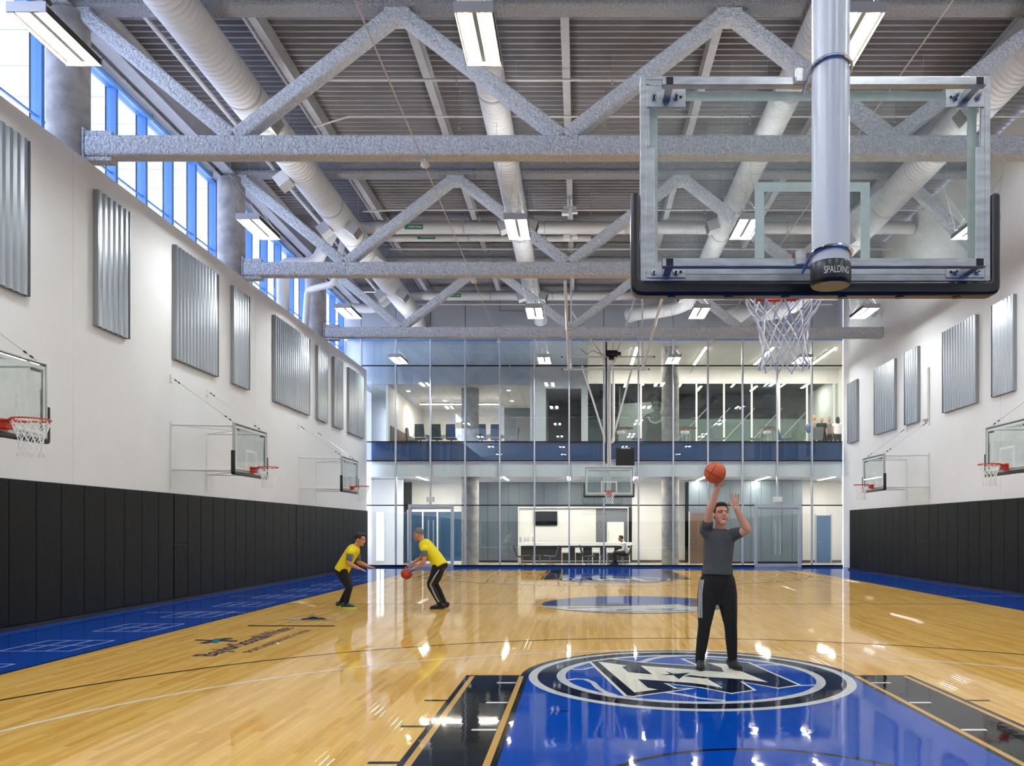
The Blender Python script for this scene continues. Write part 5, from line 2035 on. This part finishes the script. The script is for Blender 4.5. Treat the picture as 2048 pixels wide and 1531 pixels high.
# ================================================================== PEOPLE
def fuse(mb, name, m, parent, voxel=0.01, smooth=3, z_floor=None):
    """weld overlapping volumes into one continuous skin"""
    me = bpy.data.meshes.new(name)
    o0 = wloc(parent)
    me.from_pydata([tuple(v) for v in mb.v], [], mb.f)
    bm = bmesh.new()
    bm.from_mesh(me)
    bmesh.ops.recalc_face_normals(bm, faces=bm.faces)
    bm.to_mesh(me)
    bm.free()
    tmp = bpy.data.objects.new('tmp', me)
    C.objects.link(tmp)
    md = tmp.modifiers.new('r', 'REMESH')
    md.mode = 'VOXEL'
    md.voxel_size = voxel
    md.use_smooth_shade = True
    if smooth:
        sm = tmp.modifiers.new('s', 'SMOOTH')
        sm.factor = 0.5
        sm.iterations = smooth
    dg = bpy.context.evaluated_depsgraph_get()
    out = bpy.data.meshes.new_from_object(tmp.evaluated_get(dg))
    out.name = name
    bpy.data.objects.remove(tmp)
    bpy.data.meshes.remove(me)
    out.materials.clear()
    out.materials.append(MATS[m])
    out.polygons.foreach_set('use_smooth', [True] * len(out.polygons))
    o = bpy.data.objects.new(name, out)
    C.objects.link(o)
    o.parent = parent
    return o


def V(*a):
    return Vector(a)


def limb(mb, pts, rs, side=(1, 0, 0), flat=1.0, sub=4):
    """smooth tapered limb through joints"""
    pts = [Vector(p) for p in pts]
    rings = []
    n = len(pts)
    for a in range(n - 1):
        for q in range(sub):
            u = q / sub
            p0, p1, p2, p3 = pts[max(a - 1, 0)], pts[a], pts[a + 1], pts[min(a + 2, n - 1)]
            p = 0.5 * ((2 * p1) + (p2 - p0) * u + (2 * p0 - 5 * p1 + 4 * p2 - p3) * u * u + (3 * p1 - p0 - 3 * p2 + p3) * u ** 3)
            r = rs[a] + (rs[a + 1] - rs[a]) * u
            rings.append((p, r, r * flat, side))
    rings.append((pts[-1], rs[-1], rs[-1] * flat, side))
    mb.loft(rings)
    mb.ball(pts[0], rs[0] * min(1, flat + 0.05), 12, 8)
    mb.ball(pts[-1], rs[-1] * min(1, flat + 0.05), 12, 8)


def head_frame(look, up=(0, 0, 1)):
    f = Vector(look).normalized()
    u = (Vector(up) - f * Vector(up).dot(f)).normalized()
    r = f.cross(u).normalized()
    return Matrix((r, f, u)).transposed()      # columns: right, forward, up


def head_shapes(mb, c, R, k=1.0):
    """skull, jaw, nose, ears into the body volume; c = head centre"""
    def w(x, y, z):
        return Vector(c) + R @ Vector((x * k, y * k, z * k))
    mb.ball(w(0, -0.012, 0.028), (0.077 * k, 0.098 * k, 0.098 * k), 20, 14, R)
    mb.ball(w(0, 0.026, -0.03), (0.063 * k, 0.066 * k, 0.080 * k), 18, 12, R)
    mb.ball(w(0, 0.052, -0.088), (0.036 * k, 0.032 * k, 0.028 * k), 12, 8, R)
    mb.loft([(w(0, 0.085, 0.012), 0.010 * k, 0.010 * k, R @ V(1, 0, 0)), (w(0, 0.102, -0.018), 0.014 * k, 0.014 * k, R @ V(1, 0, 0)), (w(0, 0.098, -0.032), 0.017 * k, 0.012 * k, R @ V(1, 0, 0))])
    mb.ball(w(0, 0.078, 0.030), (0.052 * k, 0.018 * k, 0.012 * k), 12, 8, R)
    for s in (-1, 1):
        mb.ball(w(s * 0.078, -0.008, -0.005), (0.012 * k, 0.022 * k, 0.034 * k), 10, 8, R)
        mb.ball(w(s * 0.040, 0.044, -0.022), (0.024 * k, 0.026 * k, 0.030 * k), 10, 8, R)
    return w


def face_parts(t, body, w, R, k, hair, short, skin, lips='lip'):
    from mathutils.bvhtree import BVHTree
    me = body.data
    bv = BVHTree.FromPolygons([v.co for v in me.vertices], [tuple(p.vertices) for p in me.polygons])
    fwd = R @ V(0, 1, 0)

    def on(x, z, out=0.0):
        h_ = bv.ray_cast(w(x, 0.125, z), -fwd)
        return (h_[0] if h_[0] is not None else w(x, 0.09, z)) + fwd * out * k
    W0 = wloc(body)
    for s in (-1, 1):
        MB().ball(on(s * 0.033, 0.008), (0.0125 * k, 0.004 * k, 0.0058 * k), 12, 8, R).build('eye', 'eye', body, local=True, smooth=True)
        e = [on(s * 0.014, 0.025), on(s * 0.035, 0.031), on(s * 0.056, 0.025)]
        MB().tube(e, [0.0040 * k, 0.0042 * k, 0.0024 * k], 6).build('eyebrow', hair, body, local=True, smooth=True)
    MB().ball(on(0, -0.062), (0.022 * k, 0.005 * k, 0.0075 * k), 12, 8, R).build('mouth', lips, body, local=True, smooth=True)
    h = MB()
    if short == 'buzz':
        h.ball(w(0, -0.022, 0.045), (0.081 * k, 0.096 * k, 0.089 * k), 20, 14, R)
    elif short == 'long':
        h.ball(w(0, -0.03, 0.04), (0.088 * k, 0.10 * k, 0.095 * k), 20, 14, R)
        h.loft([(w(0, -0.06, 0.02), 0.085 * k, 0.06 * k, R @ V(1, 0, 0)), (w(0, -0.085, -0.12), 0.085 * k, 0.045 * k, R @ V(1, 0, 0)), (w(0, -0.095, -0.26), 0.06 * k, 0.03 * k, R @ V(1, 0, 0))])
    elif short:
        h.ball(w(0, -0.03, 0.048), (0.083 * k, 0.092 * k, 0.094 * k), 20, 14, R)
        h.ball(w(0, 0.030, 0.105), (0.066 * k, 0.056 * k, 0.034 * k), 16, 10, R)
        for s in (-1, 1):
            h.ball(w(s * 0.068, 0.012, 0.055), (0.016 * k, 0.03 * k, 0.045 * k), 10, 8, R)
    if short:
        fuse(h, 'hair', hair, t, 0.007, 2)


def rel(o, *pts):
    return [Vector(p) for p in pts]


def hand_open(mb, wrist, up, palm, thumb, k=1.0, curl=0.15, spread=0.10):
    """open hand: up = finger direction, palm = palm normal, thumb = thumb side"""
    w = Vector(wrist)
    u, pn = Vector(up).normalized(), Vector(palm).normalized()
    th = Vector(thumb)
    th = (th - u * th.dot(u)).normalized()
    pn = (pn - u * pn.dot(u) - th * pn.dot(th)).normalized()
    mb.loft([(w, 0.028 * k, 0.020 * k, th), (w + u * 0.03 * k, 0.036 * k, 0.017 * k, th), (w + u * 0.075 * k, 0.042 * k, 0.015 * k, th), (w + u * 0.095 * k, 0.040 * k, 0.012 * k, th)])
    L = (0.080, 0.092, 0.085, 0.066)
    for q in range(4):
        off = (1.5 - q) * 0.0225 * k
        b = w + u * 0.085 * k + th * off
        d = (u + th * ((1.5 - q) * spread)).normalized()
        p1 = b + d * L[q] * 0.5 * k + pn * curl * 0.02
        p2 = b + d * L[q] * k + pn * curl * 0.07
        mb.tube([b, p1, p2], [0.0098 * k, 0.0088 * k, 0.0074 * k], 8)
        mb.ball(p2, 0.0074 * k, 8, 6)
    b = w + u * 0.025 * k + th * 0.026 * k
    p1 = b + (u * 0.6 + th * 0.8).normalized() * 0.04 * k + pn * 0.008
    p2 = p1 + (u * 0.85 + th * 0.5).normalized() * 0.032 * k + pn * 0.008
    mb.tube([b, p1, p2], [0.013 * k, 0.0115 * k, 0.009 * k], 8)
    mb.ball(p2, 0.009 * k, 8, 6)


def hand_grip(mb, wrist, d, palm, k=1.0):
    """relaxed curled hand"""
    w = Vector(wrist)
    u, pn = Vector(d).normalized(), Vector(palm).normalized()
    pn = (pn - u * pn.dot(u)).normalized()
    th = u.cross(pn)
    mb.loft([(w, 0.028 * k, 0.020 * k, th), (w + u * 0.045 * k, 0.039 * k, 0.018 * k, th), (w + u * 0.09 * k, 0.038 * k, 0.014 * k, th)])
    for q in range(4):
        b = w + u * 0.085 * k + th * ((1.5 - q) * 0.020 * k)
        p1 = b + u * 0.036 * k + pn * 0.010 * k
        p2 = p1 + u * 0.022 * k + pn * 0.026 * k
        mb.tube([b, p1, p2], [0.010 * k, 0.0092 * k, 0.0075 * k], 8)
    b = w + u * 0.03 * k + th * 0.028 * k
    mb.tube([b, b + u * 0.03 * k + th * 0.022 * k + pn * 0.012 * k, b + u * 0.06 * k + th * 0.02 * k + pn * 0.03 * k], [0.013 * k, 0.011 * k, 0.009 * k], 8)


def shoe(t, ankle, toe, mat_up, mat_sole, k=1.0, part='shoe'):
    a, e = Vector(ankle), Vector(toe)
    d = Vector((e.x - a.x, e.y - a.y, 0)).normalized()
    sd = Vector((-d.y, d.x, 0))
    g = Vector((a.x, a.y, 0))
    heel = g - d * 0.075 * k
    tip = Vector((e.x, e.y, 0))
    z = min(a.z, e.z) * 0 + (e.z - 0.03)
    up = MB()
    zz = e.z - 0.035
    pts = [(heel, 0.040, 0.085, 0), (g, 0.044, 0.095, 0), (g.lerp(tip, 0.45), 0.048, 0.075, 0), (g.lerp(tip, 0.8), 0.050, 0.052, 0), (tip, 0.038, 0.040, 0)]
    for (p, r, h, top) in pts:
        up.ball(p + V(0, 0, zz + 0.018 + h * 0.55) * 1.0, (r * k, r * k, h * 0.62 * k), 12, 8)
    for (p, r, h, top), (p2, r2, h2, t2) in zip(pts, pts[1:]):
        m = p.lerp(p2, 0.5)
        up.ball(m + V(0, 0, zz + 0.018 + (h + h2) * 0.27), ((r + r2) / 2 * k, (r + r2) / 2 * k, (h + h2) * 0.31 * k), 12, 8)
    up.loft([(g + V(0, 0, zz + 0.05), 0.042 * k, 0.046 * k, sd), (a + V(0, 0, 0.01), 0.042 * k, 0.044 * k, sd)])
    o = fuse(up, part, mat_up, t, 0.010, 3)
    so = MB()
    out = []
    for q in range(24):
        an = 2 * PI * q / 24
        c = g.lerp(tip, 0.42)
        ln = (tip - heel).length / 2 + 0.026
        x = math.cos(an)
        out.append(c + d * (ln * x) + sd * (0.050 * k * math.sin(an) * (1 - 0.12 * x * x)))
    so.prism([(p.x, p.y) for p in out], lambda u, v, tt: (u, v, tt), zz, zz + 0.026)
    so.build('sole', mat_sole, o, local=True, bevel=0.004)
    return o


def person(label, loc, J, sp, group=None):
    """J: joints in metres from the standing point; sp: look"""
    k = sp.get('k', 1.0)
    t = thing('person', label, 'person', loc, group=group)
    vx = sp.get('voxel', 0.011)
    fwd = Vector(sp['look'])
    R = head_frame(sp['look'], sp.get('hup', (0, 0, 1)))
    b = MB()
    hc = Vector(J['head'])
    w = head_shapes(b, hc, R, k * sp.get('hk', 1.08))
    nk, ch, wa, pe = [Vector(J[q]) for q in ('neck', 'chest', 'waist', 'pelvis')]
    sd = Vector(sp.get('side', (1, 0, 0)))
    limb(b, [hc + R @ V(0, -0.02, -0.06) * k, nk, nk.lerp(ch, 0.3)], [0.056, 0.062, 0.075], sd, 1.0)
    tw = sp.get('torso', (0.175, 0.115))
    b.loft([(nk + (nk - ch).normalized() * -0.01, 0.072, 0.066, sd), (nk.lerp(ch, 0.35), tw[0] * 0.84, tw[1] * 0.74, sd), (ch, tw[0] * 0.9, tw[1] * 0.88, sd), (wa, tw[0] * 0.78, tw[1] * 0.80, sd), (pe, tw[0] * 0.84, tw[1] * 0.88, sd), (pe + (pe - wa).normalized() * 0.09, tw[0] * 0.6, tw[1] * 0.7, sd)])
    for s in 'lr':
        sh, el, wr = [Vector(J[q + s]) for q in ('sh', 'el', 'wr')]
        limb(b, [ch.lerp(sh, 0.55), sh, sh.lerp(el, 0.45), el, el.lerp(wr, 0.35), wr], [0.055, 0.054, 0.053, 0.044, 0.046, 0.029], sd, 0.97)
        hd = J['hand' + s]
        if hd[0] == 'open':
            hand_open(b, wr, hd[1], hd[2], hd[3], k, *(hd[4:] if len(hd) > 4 else ()))
        else:
            hand_grip(b, wr, hd[1], hd[2], k)
        hp, kn, an = [Vector(J[q + s]) for q in ('hp', 'kn', 'an')]
        limb(b, [hp, hp.lerp(kn, 0.4), kn, kn.lerp(an, 0.35), an], [0.075, 0.074, 0.055, 0.054, 0.036], sd, 1.0)
        b.ball(Vector(J['toe' + s]).lerp(an, 0.5) + V(0, 0, -0.02), (0.035, 0.035, 0.03), 10, 8)
    body = fuse(b, 'body', sp['skin'], t, vx * sp.get('fine', 1.0), sp.get('bsm', 2))
    face_parts(t, body, w, R, k * sp.get('hk', 1.08), sp['hair'], sp.get('cut', True), sp['skin'], sp.get('lips', 'lip'))
    # shirt
    g = MB()
    lo = sp.get('hem', 0.05)
    e = 0.016
    dn = (pe - wa).normalized()
    nb = nk + (nk - ch).normalized() * 0.0
    g.loft([(nb, 0.080, 0.078, sd), (nk.lerp(ch, 0.25), tw[0] * 0.80, tw[1] * 0.82 + e, sd), (nk.lerp(ch, 0.5), tw[0] + e * 0.8, tw[1] + e * 0.6, sd), (ch, tw[0] + e * 1.2, tw[1] + e, sd), (wa, tw[0] * 0.92 + e * 1.2, tw[1] + e * 1.2, sd), (pe + dn * (lo - 0.05), tw[0] + e * 1.4, tw[1] * 1.08 + e * 1.2, sd), (pe + dn * lo, tw[0] + e * 1.5, tw[1] * 1.08 + e * 1.3, sd)])
    slv = sp.get('sleeve', 0.55)
    for s in 'lr':
        sleeves = g if sp.get('sleevemat') is None else MB()
        sh, el, wr = [Vector(J[q + s]) for q in ('sh', 'el', 'wr')]
        limb(g, [ch.lerp(sh, 0.5), sh, sh.lerp(el, 0.12)], [0.080, 0.078, 0.072], sd, 1.0)
        if slv <= 1:
            limb(sleeves, [sh.lerp(ch, 0.15), sh, sh.lerp(el, slv)], [0.072, 0.072, 0.066], sd, 1.0)
        else:
            limb(sleeves, [sh, el, el.lerp(wr, min(1, slv - 1))], [0.072, 0.056, 0.040], sd, 1.0)
        if sleeves is not g:
            fuse(sleeves, 'sleeve', sp['sleevemat'], t, vx, 3)
    fuse(g, 'shirt', sp['shirt'], t, vx, 3)
    # trousers
    pt = MB()
    pt.loft([(pe.lerp(wa, 0.35), tw[0] * 0.98, tw[1] + 0.008, sd), (pe, tw[0] + 0.012, tw[1] + 0.022, sd), (pe + dn * 0.10, tw[0] + 0.010, tw[1] + 0.02, sd), (pe + dn * (0.11 + sp.get('crotch', 0.02)), (tw[0] + 0.006) * (0.62 if sp.get('crotch') else 0.8), tw[1] * 0.75, sd)])
    for s in 'lr':
        hp, kn, an = [Vector(J[q + s]) for q in ('hp', 'kn', 'an')]
        pk = sp.get('trouser', 1.0)
        limb(pt, [hp + dn * -0.04, hp.lerp(kn, 0.25), hp.lerp(kn, 0.65), kn, kn.lerp(an, 0.4), an + (an - kn).normalized() * 0.015], [0.108, 0.110 * pk, 0.090 * pk, 0.068 * pk, 0.064 * pk, 0.048 * pk], sd, 1.0)
    fuse(pt, 'trousers', sp['trousers'], t, vx, 3)
    for s in 'lr':
        shoe(t, J['an' + s], J['toe' + s], sp.get('shoe', 'shoe_dark'), sp.get('sole', 'shoe_dark'), 1.0)
    return t


# --- the shooter
sx, sy = 1.61, 9.27
J = dict(head=(0.018, -0.02, 1.765), neck=(0.012, 0.01, 1.615), chest=(0.005, 0.02, 1.43), waist=(-0.012, 0.01, 1.21), pelvis=(-0.02, 0.0, 1.05),
         shr=(-0.145, 0.0, 1.59), elr=(-0.135, -0.15, 1.80), wrr=(-0.062, -0.26, 2.065), handr=('open', (0.05, -0.15, 1.0), (0.02, -1, 0.1), (0.9, 0, 0), 0.25, 0.32),
         shl=(0.165, -0.01, 1.545), ell=(0.295, -0.15, 1.60), wrl=(0.150, -0.235, 1.845), handl=('open', (-0.12, -0.12, 1), (-0.55, -0.75, 0), (-1, 0.2, 0), 0.12, 0.13),
         hpr=(-0.115, 0.0, 0.97), knr=(-0.175, -0.06, 0.50), anr=(-0.215, 0.03, 0.10), toer=(-0.225, -0.13, 0.035),
         hpl=(0.08, 0.0, 0.97), knl=(0.125, -0.06, 0.50), anl=(0.165, 0.04, 0.10), toel=(0.215, -0.12, 0.035))
sp = dict(look=(0.22, -1, 0.28), hup=(0.03, 0, 1), skin='skin', hair='hair_dark', shirt='cloth_grey', trousers='cloth_black', voxel=0.0075, fine=0.58, bsm=2, crotch=0.20, trouser=1.08, torso=(0.160, 0.110), hem=-0.03, sleeve=0.42, hk=1.10)
sh_ = person('man in grey shirt and black track trousers shooting a basketball', (sx, sy, 0), J, sp)
# white side stripes of the trousers, laid on the cloth
from mathutils.bvhtree import BVHTree
tr_ = [c for c in sh_.children if c.name.startswith('trousers')][0]
bv_ = BVHTree.FromPolygons([v.co for v in tr_.data.vertices], [tuple(p.vertices) for p in tr_.data.polygons])
for q in (-0.030, 0.0, 0.030):
    pts = []
    for k in range(15):
        z = 1.03 - 0.43 * k / 14
        h_ = bv_.ray_cast(V(-0.7, -0.345 - 0.03 * k / 14 + q * 0.9, z), V(0.86, 0.5, 0))
        if h_[0] is not None:
            pts.append(h_[0] + V(-0.001, -0.001, 0))
    MB().tube(pts, 0.0048, 6).build('side_stripe', 'white_paint', sh_, local=True)
bc = P(1430, 945, 8.93)
def basketball(label, c, m, r=0.12):
    t = thing('basketball', label, 'basketball', (c.x, c.y, c.z - r))
    MB().ball((0, 0, r), r, 32, 20).build('leather', m, t, local=True, smooth=True)
    for ax in range(2):
        pts = []
        for q in range(40):
            a = 2 * PI * q / 40
            pts.append(Vector((r * math.cos(a), r * math.sin(a), 0)) if ax == 0 else Vector((r * math.cos(a), 0, r * math.sin(a))))
        e = Euler((0.5, 0.35, 0.3))
        MB().tube([e.to_matrix() @ p + V(0, 0, r) for p in pts], 0.0028, 6, closed=True).build('seam', 'black', t, local=True)
    for s in (-1, 1):
        pts = []
        for q in range(40):
            a = 2 * PI * q / 40
            p = Vector((s * (0.62 + 0.18 * math.cos(2 * a)), 0.85 * math.cos(a), 0.85 * math.sin(a)))
            p.normalize()
            pts.append(Euler((0.5, 0.35, 0.3)).to_matrix() @ (p * r) + V(0, 0, r))
        MB().tube(pts, 0.0028, 6, closed=True).build('seam', 'black', t, local=True)
    return t


basketball('orange basketball held up by the shooting man', bc, 'ball')
# --- dribbler in yellow, seen from behind, bent to the left
fx, fy = P(879, 0, 16.4).x, 16.4
J = dict(head=(-0.435, 0.03, 1.50), neck=(-0.36, 0.02, 1.375), chest=(-0.25, 0.02, 1.235), waist=(-0.09, 0.02, 1.04), pelvis=(0.0, 0.0, 0.90),
         shr=(-0.31, 0.20, 1.25), elr=(-0.42, 0.22, 1.02), wrr=(-0.60, 0.18, 0.90), handr=('open', (-0.75, -0.1, -0.35), (0, 0, -1), (0, -1, 0), 0.3, 0.2),
         shl=(-0.28, -0.18, 1.22), ell=(-0.27, -0.22, 0.97), wrl=(-0.43, -0.18, 0.85), handl=('grip', (-1, 0, -0.3), (0, 0, -1)),
         hpr=(-0.02, 0.10, 0.84), knr=(-0.12, 0.16, 0.50), anr=(0.06, 0.22, 0.10), toer=(-0.10, 0.24, 0.035),
         hpl=(0.0, -0.10, 0.84), knl=(-0.16, -0.12, 0.49), anl=(0.04, -0.14, 0.10), toel=(-0.13, -0.13, 0.035))
sp = dict(look=(-1, 0.45, -0.12), side=(0, 1, 0), skin='skin_tan', hair='hair_grey', cut='buzz', shirt='cloth_yellow', sleevemat='cloth_slate', sleeve=0.5, trousers='cloth_black', voxel=0.011, torso=(0.185, 0.125), hem=0.06, trouser=1.08, sole='shoe_dark')
yp = person('man in yellow vest with cropped grey hair bending to dribble', (fx, fy, 0), J, sp)
for q in (-0.012, 0.012):
    MB().tube([(0.03, -0.215 + 0.0, 0.80), (-0.06 + q, -0.225, 0.66), (-0.15 + q, -0.215, 0.50), (-0.06 + q, -0.215, 0.30), (0.02 + q, -0.205, 0.15)], 0.004, 6).build('side_stripe', 'white_paint', yp, local=True)
b2 = P(813, 1147, 16.4)
basketball('red basketball bouncing in front of the dribbling man', b2, 'ball_far', 0.115)
# --- defender in yellow facing right
fx, fy = P(697.5, 0, 16.55).x, 16.55
J = dict(head=(0.235, 0.0, 1.395), neck=(0.155, 0.0, 1.27), chest=(0.06, 0.0, 1.13), waist=(-0.06, 0.0, 0.93), pelvis=(-0.13, 0.0, 0.79),
         shr=(0.09, -0.18, 1.14), elr=(0.06, -0.24, 0.92), wrr=(0.26, -0.20, 0.82), handr=('open', (0.9, 0, -0.35), (0.2, 0.2, -1), (0, 1, 0), 0.2, 0.15),
         shl=(0.10, 0.18, 1.14), ell=(0.14, 0.26, 0.92), wrl=(0.34, 0.22, 0.84), handl=('open', (0.9, 0, -0.2), (0.2, 0, -1), (0, -1, 0), 0.2, 0.15),
         hpr=(-0.12, -0.09, 0.74), knr=(0.04, -0.12, 0.43), anr=(-0.02, -0.12, 0.10), toer=(0.14, -0.14, 0.035),
         hpl=(-0.12, 0.09, 0.74), knl=(-0.02, 0.14, 0.42), anl=(-0.20, 0.16, 0.10), toel=(-0.05, 0.16, 0.035))
sp = dict(look=(1, -0.15, -0.18), side=(0, 1, 0), skin='skin_tan', hair='hair_dark', shirt='cloth_yellow', sleevemat='cloth_slate', sleeve=0.6, trousers='cloth_black', voxel=0.011, torso=(0.18, 0.12), hem=0.04, shoe='shoe_teal', sole='sole_yellow')
person('man in yellow vest with dark hair crouching to defend', (fx, fy, 0), J, sp)
# --- seated man in the lounge, facing left
J = dict(head=(-0.10, 0.0, 1.20), neck=(-0.02, 0.0, 1.06), chest=(0.06, 0.0, 0.90), waist=(0.12, 0.0, 0.68), pelvis=(0.12, 0.0, 0.54),
         shr=(0.06, -0.17, 0.98), elr=(0.04, -0.22, 0.72), wrr=(-0.18, -0.12, 0.66), handr=('grip', (-1, 0.2, -0.1), (0, 0, -1)),
         shl=(0.06, 0.17, 0.98), ell=(0.02, 0.22, 0.72), wrl=(-0.2, 0.12, 0.66), handl=('grip', (-1, -0.2, -0.1), (0, 0, -1)),
         hpr=(0.06, -0.10, 0.53), knr=(-0.36, -0.12, 0.56), anr=(-0.42, -0.10, 0.10), toer=(-0.60, -0.10, 0.035),
         hpl=(0.06, 0.10, 0.53), knl=(-0.38, 0.10, 0.58), anl=(-0.30, 0.12, 0.10), toel=(-0.47, 0.12, 0.035))
sp = dict(look=(-1, -0.1, 0.05), side=(0, 1, 0), skin='skin_tan', hair='hair_dark', shirt='cloth_white', sleeve=1.95, trousers='cloth_black', voxel=0.014, torso=(0.17, 0.11), hem=0.0)
person('man in white shirt sitting in a swivel chair by the counter', (1.98, 36.35, 0), J, sp)
# --- people standing upstairs behind the glass
def standing(label, x, y, h, look, shirt, hair, cut, sleeve=0.5, trousers='cloth_black', skin='skin_tan'):
    q = h / 1.80
    f = Vector((look[0], look[1], 0)).normalized()
    s_ = Vector((f.y, -f.x, 0))

    def pt(a, b, z):
        v = s_ * a + f * b
        return (v.x, v.y, z * q if z > 0.2 else z)
    J = dict(head=pt(0, 0.02, 1.66), neck=pt(0, 0, 1.50), chest=pt(0, 0, 1.33), waist=pt(0, 0, 1.10), pelvis=pt(0, 0, 0.95))
    for k, n in ((1, 'r'), (-1, 'l')):
        J['sh' + n] = pt(k * 0.18, 0, 1.43)
        J['el' + n] = pt(k * 0.235, -0.02, 1.15)
        J['wr' + n] = pt(k * 0.22, 0.10, 0.92)
        J['hand' + n] = ('grip', tuple(f * 0.3 + V(0, 0, -1)), tuple(s_ * -k))
        J['hp' + n] = pt(k * 0.09, 0, 0.90)
        J['kn' + n] = pt(k * 0.10, 0.02, 0.50)
        J['an' + n] = pt(k * 0.10, 0, 0.10)
        J['toe' + n] = pt(k * 0.11, 0.16, 0.035)
    return person(label, (x, y, U), J, dict(look=look, side=tuple(s_), skin=skin, hair=hair, cut=cut, shirt=shirt, trousers=trousers, sleeve=sleeve, voxel=0.016, hem=0.06), 'people upstairs')


mat('cloth_beige', 'B9AFA0', 0.8)
mat('cloth_mid', '777A80', 0.8)
p1 = standing('bald man in pale shirt with backpack standing upstairs', 11.55, 39.6, 1.86, (0.9, -0.5, 0), 'cloth_beige', 'hair_grey', False)
bp_ = MB()
bp_.ball(V(-0.24, 0.10, 1.22), (0.13, 0.12, 0.24), 16, 12)
fuse(bp_, 'backpack', 'chair_blue', p1, 0.015, 2)
standing('bald man in black shirt standing upstairs', 11.72, 38.9, 1.66, (0.05, -1, 0), 'cloth_black', 'hair_grey', False)
standing('person in grey shirt standing third in the group upstairs', 12.15, 39.1, 1.70, (-0.4, -1, 0), 'cloth_mid', 'hair_grey', 'buzz', 1.2)
standing('woman in white top with long dark hair standing upstairs', 12.4, 38.6, 1.62, (0.2, 1, 0), 'cloth_white', 'hair_dark', 'long', 0.3)
